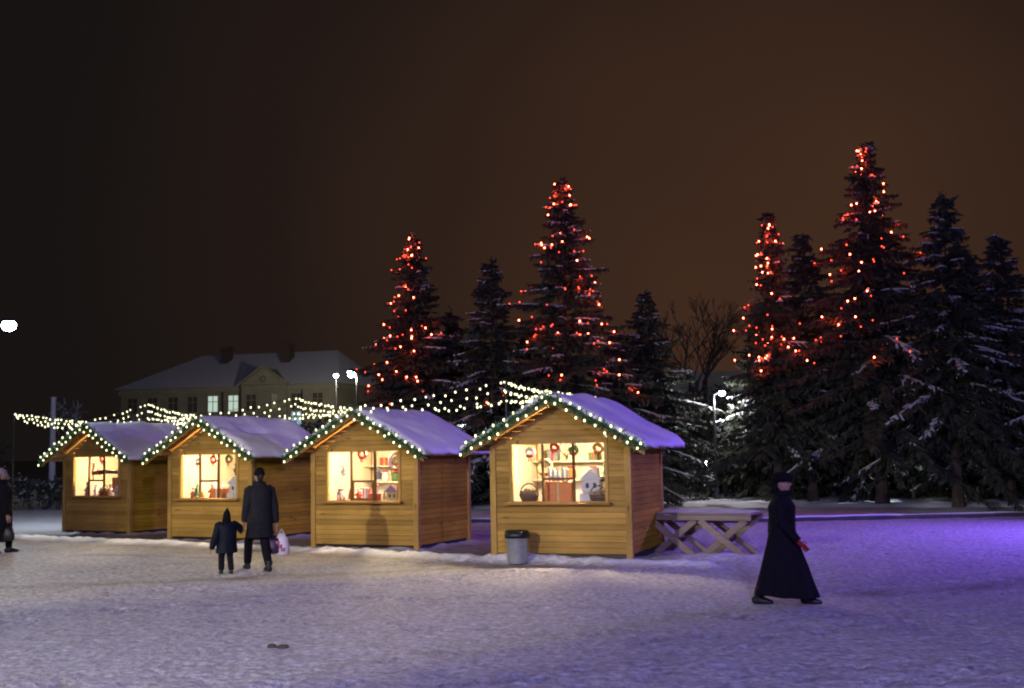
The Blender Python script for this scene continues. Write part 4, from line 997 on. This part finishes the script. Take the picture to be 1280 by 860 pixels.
def person(label, group, loc, fwd, H, footL, footR, handL, handR, coat, trous, hat, hem, coat_w=1.0, flare=1.0, hood=None, lean=0.0, hemc=(0,0), head_mat=None, shoe=None, tilt=0, elbL=.06, elbR=.06, scale_w=1.0, hair=None):
    yaw = math.atan2(fwd[1],fwd[0]); s = H/1.72; q = s*scale_w
    t = empty('person',(loc[0],loc[1],0),yaw,label,'person',group)
    hz = .50*H; sh = .815*H; lx = lean*.3
    HL = Vector((0,.085*q,hz)); HR = Vector((0,-.085*q,hz)); SL_ = Vector((lx,.175*q,sh-.01)); SR_ = Vector((lx,-.175*q,sh-.01))
    fL, fR = Vector(footL), Vector(footR); aL = fL+Vector((0,0,.085*s)); aR = fR+Vector((0,0,.085*s))
    wL, wR = Vector(handL), Vector(handR)
    kL = bend(HL,aL,(1,0,.0),.05*s+.10*s*max(0,abs(aL.x)/(.4*s))); kR = bend(HR,aR,(1,0,0),.05*s+.10*s*max(0,abs(aR.x)/(.4*s)))
    eL = bend(SL_,wL,(-1,.35,0),elbL); eR = bend(SR_,wR,(-1,-.35,0),elbR)
    b = MB()
    b.loft([(0,0,hz-.09*s,.07*q,.10*q),(0,0,hz,.115*q,.165*q),(.0,0,hz+.12*s,.105*q,.15*q),(lx*.5,0,hz+.26*s,.10*q,.145*q),(lx*.8,0,sh-.14*s,.12*q,.175*q),(lx,0,sh-.04*s,.105*q,.185*q),(lx,0,sh+.02*s,.075*q,.11*q),(lx+.01,0,sh+.05*s,.055*q,.06*q),(lx+.015,0,sh+.10*s,.05*q,.052*q)],18)
    for h_,k_,a_,f_ in ((HL,kL,aL,fL),(HR,kR,aR,fR)):
        b.tube([h_+Vector((0,0,.03)),h_.lerp(k_,.5),k_,k_.lerp(a_,.4),a_],[.082*q,.074*q,.055*q,.054*q,.037*q],12)
        b.tube([f_+Vector((-.06*s,0,.04*s)),f_+Vector((.02*s,0,.05*s)),f_+Vector((.10*s,0,.033*s)),f_+Vector((.17*s,0,.022*s))],[(.032*s,.036*s),(.04*s,.045*s),(.045*s,.03*s),(.03*s,.018*s)],10)
    for s_,e_,w_,sd in ((SL_,eL,wL,1),(SR_,eR,wR,-1)):
        b.tube([s_+Vector((0,-sd*.03*q,0)),s_.lerp(e_,.4),e_,e_.lerp(w_,.4),w_],[.058*q,.05*q,.041*q,.038*q,.026*q],10)
        hand(b,w_,w_-e_,sd,s)
    hc = Vector((lx+.025*s,0,sh+.205*s)); hh = .118*s
    b.ball(hc,.096*s,.075*s,hh,18,12); b.ball(hc+Vector((.028*s,0,-.055*s)),.062*s,.056*s,.062*s,14,8)
    b.tube([hc+Vector((.088*s,0,.022*s)),hc+Vector((.108*s,0,-.012*s)),hc+Vector((.098*s,0,-.024*s))],[.009*s,.014*s,.013*s],7)
    b.ball(hc+Vector((.085*s,0,-.058*s)),.013*s,.025*s,.008*s,8,5)
    for sd in (-1,1): b.ball(hc+Vector((-.005*s,sd*.076*s,-.008*s)),.02*s,.010*s,.03*s,8,6)
    remeshed(b,'body',SKIN,t,.0085*s)
    for sd in (-1,1):
        m_ = MB(); m_.ball(hc+Vector((.085*s,sd*.032*s,.010*s)),.010*s,.012*s,.009*s,8,6); m_.build('eye',EYE,t,True)
    # trousers and boots
    m_ = MB()
    m_.loft([(0,0,hz-.10*s,.10*q,.13*q),(0,0,hz,.13*q,.18*q),(0,0,hz+.12*s,.12*q,.165*q)],18)
    for h_,k_,a_ in ((HL,kL,aL),(HR,kR,aR)): m_.tube([h_+Vector((0,0,.03)),h_.lerp(k_,.5),k_,k_.lerp(a_,.5),a_+Vector((0,0,.03*s))],[.10*q,.092*q,.075*q,.072*q,.066*q],14)
    remeshed(m_,'trousers',trous,t,.012*s)
    for f_,a_ in ((fL,aL),(fR,aR)):
        m_ = MB(); m_.tube([f_+Vector((-.085*s,0,.045*s)),f_+Vector((-.05*s,0,.055*s)),f_+Vector((.03*s,0,.06*s)),f_+Vector((.12*s,0,.042*s)),f_+Vector((.195*s,0,.028*s))],[(.03*s,.036*s),(.045*s,.054*s),(.05*s,.058*s),(.052*s,.04*s),(.034*s,.022*s)],12)
        m_.tube([f_+Vector((0,0,.05*s)),f_+Vector((0,0,.10*s)),a_+Vector((0,0,.10*s))],[.052*s,.054*s,.058*s],12); remeshed(m_,'boot',shoe or M['black'],t,.009*s)
    # coat with sleeves
    m_ = MB(); cw = coat_w
    hx, hy = hemc; zs = sh
    def mixr(a,b_,f): return a+(b_-a)*f
    rings = []
    n = 12
    for i in range(n+1):
        f = i/n; z = hem+(zs-.10*s-hem)*f
        wz = max(0,min(1,(z-hem)/max(.01,(hz+.1*s-hem))))
        k_ = 1-wz
        rx = q*cw*(.155+.03*f)*(1+(flare-1)*k_**1.1); ry = q*cw*(.205-.005*f)*(1+(min(flare,2.0)-1)*.75*k_**1.1)
        fold = 1
        rings.append((lx*f+hx*k_,hy*k_,z,rx*fold,ry*fold, tilt*k_))
    rings += [(lx,0,zs-.03*s,.145*q*cw,.215*q*cw),(lx,0,zs+.025*s,.115*q*cw,.165*q*cw),(lx+.01,0,zs+.06*s,.085*q,.095*q),(lx+.015,0,zs+.115*s,.072*q,.078*q)]
    m_.loft(rings,26)
    for s_,e_,w_,sd in ((SL_,eL,wL,1),(SR_,eR,wR,-1)):
        m_.tube([s_+Vector((0,-sd*.04*q,-.01)),s_+Vector((0,sd*.01,-.03*s)),s_.lerp(e_,.5),e_,e_.lerp(w_,.5),w_-(w_-e_).normalized()*.02],[.085*q*cw,.088*q*cw,.078*q*cw,.070*q*cw,.064*q*cw,.052*q*cw],12)
    m_.v = [(a+.010*s*noise.noise(Vector((a*7,b_*7,c*5))),b_+.010*s*noise.noise(Vector((b_*7,a*7,c*5+3))),c) for a,b_,c in m_.v]
    cen = lx
    for i_,(a,b_,c) in enumerate(m_.v[:26*(n+1)]):
        k_ = max(0,min(1,(hz+.12*s-c)/max(.05,hz+.12*s-hem))); an = math.atan2(b_,a-cen-hx*k_)
        m_.v[i_] = (cen+hx*k_+(a-cen-hx*k_)*(1+(.03+.05*(flare>2))*k_*sin(an*7+2*c)+.03*k_*sin(an*3+1)), b_*(1+(.03+.05*(flare>2))*k_*sin(an*7+2*c)), c)
    m_.tube([Vector((lx+.02*s+.095*s*cos(an),.100*s*sin(an),sh+.075*s+.012*s*cos(an))) for an in [2*pi*i/14+.4 for i in range(14)]],[(.022*s,.036*s)]*14,8)
    remeshed(m_,'coat',coat,t,.0115*s)
    # headwear
    m_ = MB()
    if hood == 'point':
        m_.loft([(hc.x-.035*s,0,sh+.02*s,.13*s,.14*s),(hc.x-.03*s,0,hc.z-.06*s,.115*s,.108*s),(hc.x-.035*s,0,hc.z+.03*s,.115*s,.104*s),(hc.x-.045*s,0,hc.z+.11*s,.088*s,.08*s),(hc.x-.07*s,0,hc.z+.18*s,.04*s,.04*s),(hc.x-.10*s,0,hc.z+.235*s,.012*s,.012*s)],16)
    elif hood == 'knit':
        m_.loft([(hc.x-.012*s,0,hc.z+.01*s,.106*s,.088*s,-.12),(hc.x-.012*s,0,hc.z+.045*s,.112*s,.093*s,-.1),(hc.x-.015*s,0,hc.z+.05*s,.106*s,.089*s,-.1),(hc.x-.02*s,0,hc.z+.10*s,.09*s,.077*s),(hc.x-.03*s,0,hc.z+.14*s,.05*s,.045*s),(hc.x-.03*s,0,hc.z+.152*s,.012*s,.012*s)],18)
    elif hood == 'brim':
        m_.loft([(hc.x,0,hc.z+.03*s,.135*s,.120*s),(hc.x,0,hc.z+.085*s,.145*s,.128*s),(hc.x-.01*s,0,hc.z+.13*s,.115*s,.10*s),(hc.x-.01*s,0,hc.z+.155*s,.05*s,.045*s)],18)
        m_.tube([hc+Vector((-.06*s,0,.05*s)),hc+Vector((-.085*s,0,-.04*s)),hc+Vector((-.075*s,0,-.13*s))],[(.085*s,.06*s),(.09*s,.06*s),(.08*s,.06*s)],12)
    elif hood == 'hood':
        m_.loft([(hc.x-.05*s,0,sh+.0*s,.12*s,.15*s),(hc.x-.04*s,0,hc.z-.08*s,.112*s,.108*s),(hc.x-.03*s,0,hc.z+.03*s,.118*s,.102*s),(hc.x-.035*s,0,hc.z+.10*s,.095*s,.082*s),(hc.x-.04*s,0,hc.z+.145*s,.045*s,.04*s)],16)
    m_.build('hat' if hood in ('knit','brim') else 'hood',hat,t,True)
    if hair:
        m_ = MB(); m_.tube([hc+Vector((-.03*s,0,.06*s)),hc+Vector((-.055*s,0,-.02*s)),hc+Vector((-.05*s,0,-.09*s))],[(.080*s,.07*s),(.082*s,.06*s),(.06*s,.04*s)],12); m_.build('hair',hair,t,True)
    fx = Vector((cos(yaw),sin(yaw),0)); ly = Vector((-sin(yaw),cos(yaw),0))
    return t, (lambda v: Vector((loc[0],loc[1],0))+fx*v[0]+ly*v[1]+Vector((0,0,v[2]))), s
def cloth(name, c, r=.95):
    m = plain(name, c, r, var=.25, bump=.2, scale=25); m.node_tree.nodes['Principled BSDF'].inputs['Specular IOR Level'].default_value = .12; return m
GREY = cloth('charcoal_wool',(.018,.0175,.020)); BLK = cloth('black_wool',(.008,.0075,.011)); NAVY = cloth('navy_nylon',(.006,.009,.017),.6); DTR = cloth('dark_trousers',(.010,.010,.013)); KNIT = cloth('grey_knit',(.22,.20,.23)); DHAT = cloth('black_knit',(.006,.0055,.006)); HAIR = cloth('dark_hair',(.03,.02,.015),.5); MITT = cloth('red_mitten',(.30,.02,.02)); NVY2 = cloth('indigo_wool',(.008,.007,.016))
# adult walking away, holding a child's hand and carrying bags
man,wm,sm_ = person('adult in dark long coat and cap walking away, leading a child, carrying bags',None,(-4.47,20.45),(-.5,.87),1.76,(.40,.09,0),(-.27,-.08,0),(.04,.26,.84),(-.02,-.29,.80),GREY,DTR,DHAT,.58,1.06,1.12,'knit',hair=HAIR,elbL=.05,elbR=.04)
child,wc,sc2 = person('child in dark pointed hood and navy jacket beside the adult in front of the hut',None,(-4.93,19.98),(-.5,.87),1.05,(.06,.07,0),(-.05,-.07,0),(.0,.26,.42),(.17,-.30,.70),NAVY,DTR,DHAT,.36,1.18,1.08,'point',scale_w=1.18)
woman,ww,sw = person('woman in long flared black coat and hat striding right across the snow',None,(3.38,14.94),(.93,-.37),1.63,(.29,.07,0),(-.30,-.06,0),(-.16,.22,.86),(.26,-.20,.80),BLK,DTR,DHAT,.12,1.0,2.75,'brim',lean=.1,hemc=(.03,0),elbL=.05,elbR=.10,tilt=.06,hair=HAIR)
m_ = MB(); p = Vector((.275,-.198,.775)); m_.tube([p+Vector((-.03,0,.035)),p,p+Vector((.055,0,-.035)),p+Vector((.09,0,-.07))],[(.036,.03),(.044,.028),(.042,.024),(.026,.016)],10); m_.tube([p+Vector((.01,.02,0)),p+Vector((.055,.045,-.02))],[.016,.012],7)
m_.build('mitten',MITT,woman,True)
left,wl,sl_ = person('passer-by in black coat and grey knit hat, cut off at the left edge',None,(-11.10,25.2),(.75,.66),1.80,(.22,.09,0),(-.2,-.08,0),(.05,.30,.84),(.05,-.30,.82),BLK,DTR,KNIT,.26,1.28,1.2,'knit',hair=HAIR)
# bags held by them
def bag(name, label, p, w_, d_, h, mat, rz, handle_h, mat2=None, slouch=.3, patch=None):
    t = empty(name,(p.x,p.y,p.z-handle_h-h),rz,label,'bag')
    m_ = MB(); m_.loft([(0,0,0,w_*.42,d_*.5),(0,0,h*.06,w_*.5,d_*.62),(0,0,h*.45,w_*.52,d_*.62),(0,0,h*.8,w_*(.5-slouch*.35),d_*.4),(0,0,h,w_*(.5-slouch*.75),d_*.2)],20)
    m_.v = [(a+.03*w_*noise.noise(Vector((a*9,b_*9,c*9))),b_+.05*w_*noise.noise(Vector((b_*9,a*9,c*9+2))),c) for a,b_,c in m_.v]; m_.build('body',mat,t,True)
    for sd in (-1,1):
        m_ = MB(); m_.tube([(-w_*.14,sd*d_*.12,h*.98),(-w_*.06,sd*d_*.05,h+handle_h*.7),(0,0,h+handle_h),(w_*.06,sd*d_*.05,h+handle_h*.7),(w_*.14,sd*d_*.12,h*.98)],.006,5); m_.build('handle',mat2 or mat,t,True)
    if patch:
        m_ = MB()
        for a in range(3): m_.loft([(w_*(.12-.18*a),-d_*.60,h*(.18+.16*a),w_*.13,.012),(w_*(.12-.18*a),-d_*.60,h*(.34+.16*a),w_*.15,.014)],10)
        m_.build('print',patch,t,True)
BW = plain('white_plastic_film',(.66,.60,.63),.4,var=.1,scale=8); PK = plain('pink_print',(.42,.12,.20),.5,var=.2); PURP = plain('dark_purple_bag',(.030,.012,.035),.5,var=.2)
hp = wm((-.02,-.30,.705))
bag('plastic_bag','white plastic carrier bag with pink print in the adult\'s right hand',hp+Vector((.085,.02,0)),.27,.16,.38,BW,.1,.07,None,.45,PK)
bag('shopping_bag','dark purple bag hanging next to the white carrier bag',hp+Vector((-.03,-.05,-.02)),.20,.12,.26,PURP,.3,.13,None,.1)
hl = wl((.05,-.31,.72))
bag('handbag','black handbag hanging from the passer-by\'s hand at the left edge',hl+Vector((.03,0,0)),.24,.14,.30,M['black'],.2,.13,None,.35)

bpy.context.view_layer.update()
